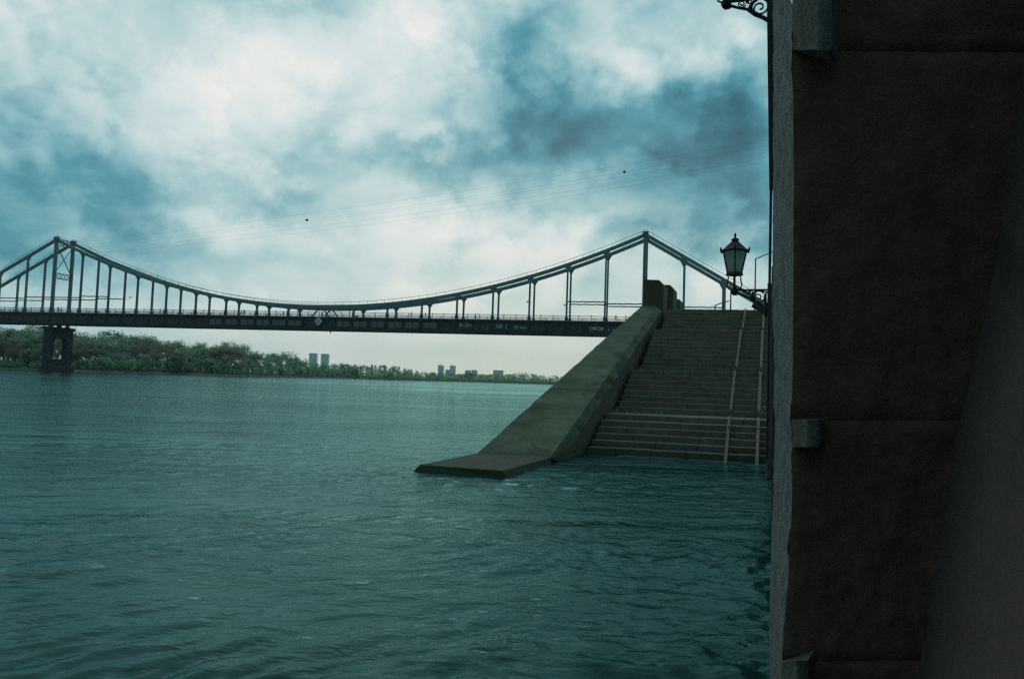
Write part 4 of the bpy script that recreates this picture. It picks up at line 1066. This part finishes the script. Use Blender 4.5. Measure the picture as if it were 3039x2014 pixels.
PR = {'brush': [proto_bare(s, M['leaf_twig']) for s in range(60, 63)], 'bare': [proto_bare(s, M['leaf_brown']) for s in range(4)] + [proto_bare(s, M['leaf_dark']) for s in range(10, 12)],
      'dark': [proto_round(s, M['leaf_dark']) for s in range(20, 23)] + [proto_bare(s, M['leaf_dark']) for s in range(24, 26)],
      'mid': [proto_round(s, M['leaf_mid']) for s in range(30, 33)],
      'willow': [proto_round(s, M['leaf_green'], 1.25, 1500) for s in range(40, 44)],
      'cone': [proto_cone(50), proto_cone(51)]}
SEGS = [(20, 'by the left picture edge'), (130, 'left of the stone pier'), (290, 'beside the stone pier'), (420, 'behind the pale rail'), (560, 'under the left quarter span'), (700, 'left of the diamond sign'), (830, 'where the wood slopes down'), (910, 'left of the twin towers'), (985, 'below the twin towers'), (1080, 'right of the twin towers'), (1190, 'below midspan'), (1290, 'left of the slanted tower'), (1370, 'below the slanted tower'), (1450, 'left of the broad block'), (1530, 'below the broad block'), (9999, 'beside the parapet')]
def seg_name(px): return next(n for x, n in SEGS if px < x)
KIND = {'brush': ('brownish leafless tree', 'leafless trees'), 'bare': ('budding twiggy tree', 'budding trees'), 'dark': ('dark green tree', 'dark trees'), 'mid': ('mid green rounded tree', 'green trees'), 'willow': ('pale green willow', 'willows'), 'cone': ('dark pointed conifer', 'conifers')}
def tree(px, back, height, kind, squash=1.0):
    i = random.randrange(len(PR[kind])); tr, cr_ = PR[kind][i]
    p = bank_pt(px, back, 1.2 if back < 20 else 1.7)
    root = empty('tree', p, random.uniform(0, 6.28)); s = height / 10
    root.scale = (s * squash * random.uniform(.9, 1.15), s * squash * random.uniform(.9, 1.15), s)
    lab, grp = KIND[kind]; pos = 'at the water edge' if back < 12 else ('in the middle row' if back < 32 else 'in the back row')
    tag(root, f'{lab} {pos} {seg_name(px)}', 'tree', f'{grp} {pos} {seg_name(px)}')
    link('trunk', tr, root); link('crown', cr_, root)
TOPX = [-300, 0, 100, 200, 260, 330, 400, 440, 500, 560, 640, 700, 740, 800, 850, 890, 920, 980, 1030, 1080, 1120, 1180, 1230, 1290, 1350, 1410, 1460, 1510, 1560, 1610, 1660, 1900]
TOPY = [955, 968, 972, 978, 990, 986, 990, 1004, 1010, 1020, 1022, 1018, 1040, 1048, 1044, 1062, 1072, 1078, 1078, 1084, 1082, 1088, 1099, 1104, 1108, 1107, 1108, 1117, 1120, 1122, 1123, 1130]
def need_height(px, back, f):
    Y = bank_depth(px) + back
    top = at(px, np.interp(px, TOPX, TOPY), Y).z - 1.5
    return max(2.0, top * f)
rt = random.Random(5)
def row(x0, x1, n, back, fh, pick, squash=1.0):
    for i in range(n):
        px = x0 + (x1 - x0) * (i + rt.uniform(.1, .9)) / n
        bk_ = rt.uniform(*back); f = rt.uniform(*fh)
        kd = rt.choice(pick); tree(px, bk_, need_height(px, bk_, f), kd, squash)
row(-260, 900, 62, (36, 60), (.90, 1.06), ['bare', 'bare', 'bare', 'dark'], 1.15)
row(-240, 900, 58, (14, 32), (.66, .92), ['bare', 'bare', 'brush', 'dark'], 1.25)
row(-220, 900, 56, (5, 12), (.38, .66), ['brush', 'brush', 'bare', 'dark'], 1.5)
row(225, 420, 7, (3, 6), (.18, .36), ['mid', 'dark'], 2.0)
row(420, 900, 12, (4, 7), (.22, .4), ['dark', 'bare'], 1.8)
row(880, 1060, 9, (25, 60), (.86, 1.05), ['bare', 'dark', 'mid'], 1.1)
row(900, 1060, 10, (4, 14), (.55, .85), ['mid', 'dark', 'willow'], 1.2)
row(1040, 1300, 16, (40, 90), (.9, 1.06), ['dark', 'dark', 'mid', 'cone'], 1.3)
row(1050, 1300, 16, (6, 25), (.55, .80), ['willow', 'willow', 'mid'], 1.35)
row(1280, 1680, 24, (40, 120), (.85, 1.1), ['mid', 'dark', 'willow'], 1.6)
row(1270, 1680, 26, (5, 25), (.55, .85), ['willow', 'mid', 'willow'], 1.7)
row(1660, 1860, 8, (10, 80), (.8, 1.0), ['mid', 'willow'], 1.7)
# undergrowth on the bank, one mass of leaves
ug = MB(); ru = random.Random(3)
for i in range(4200):
    px = ru.uniform(-260, 1800); p = bank_pt(px, ru.uniform(3.5, 26), 1.2)
    cl = [(p + Vector((0, 0, ru.uniform(0, 1.2 + 3.0 * (300 < px < 1050)))), 1.0)]; leaf_faces(ug, cl, 4, 1.6, .4 + bank_depth(px) * .0006, ru)
tag(ug.build('undergrowth', M['leaf_dark'], fix=False), 'low tangled undergrowth along the far bank', 'bushes', kind='stuff')
# distant forest line behind everything
fo = MB()
for i in range(5200):
    px = ru.uniform(-200, 1950); Y = ru.uniform(1500, 2100); p = at(px, 1078 + px * .0343, Y)
    hgt = 13 + 4 * math.sin(px * .013) + 2.5 * math.sin(px * .041 + 1)
    leaf_faces(fo, [(Vector((p.x, p.y, 2 + ru.uniform(.1, 1) * hgt)), 1.0)], 2, 3, 2.2, ru)
tag(fo.build('distant_forest', M['leaf_mid'], fix=False), 'hazy distant forest line on the horizon', 'forest', kind='stuff')

# ------------------------------------------------------------------ river haze
hz = MB(); hz.box((-3600, -60, -1.9), (3600, 3700, 140))
hm = bpy.data.materials.new('river_haze'); hm.use_nodes = True; hm.node_tree.nodes.clear(); gg = G(hm.node_tree)
vol = gg.node('ShaderNodeVolumePrincipled', {'Color': (.86, .95, .95, 1), 'Density': .00010, 'Anisotropy': 0.0})
ho = gg.node('ShaderNodeOutputMaterial'); hm.node_tree.links.new(vol.outputs[0], ho.inputs['Volume'])
tag(hz.build('haze', hm), kind='stuff')
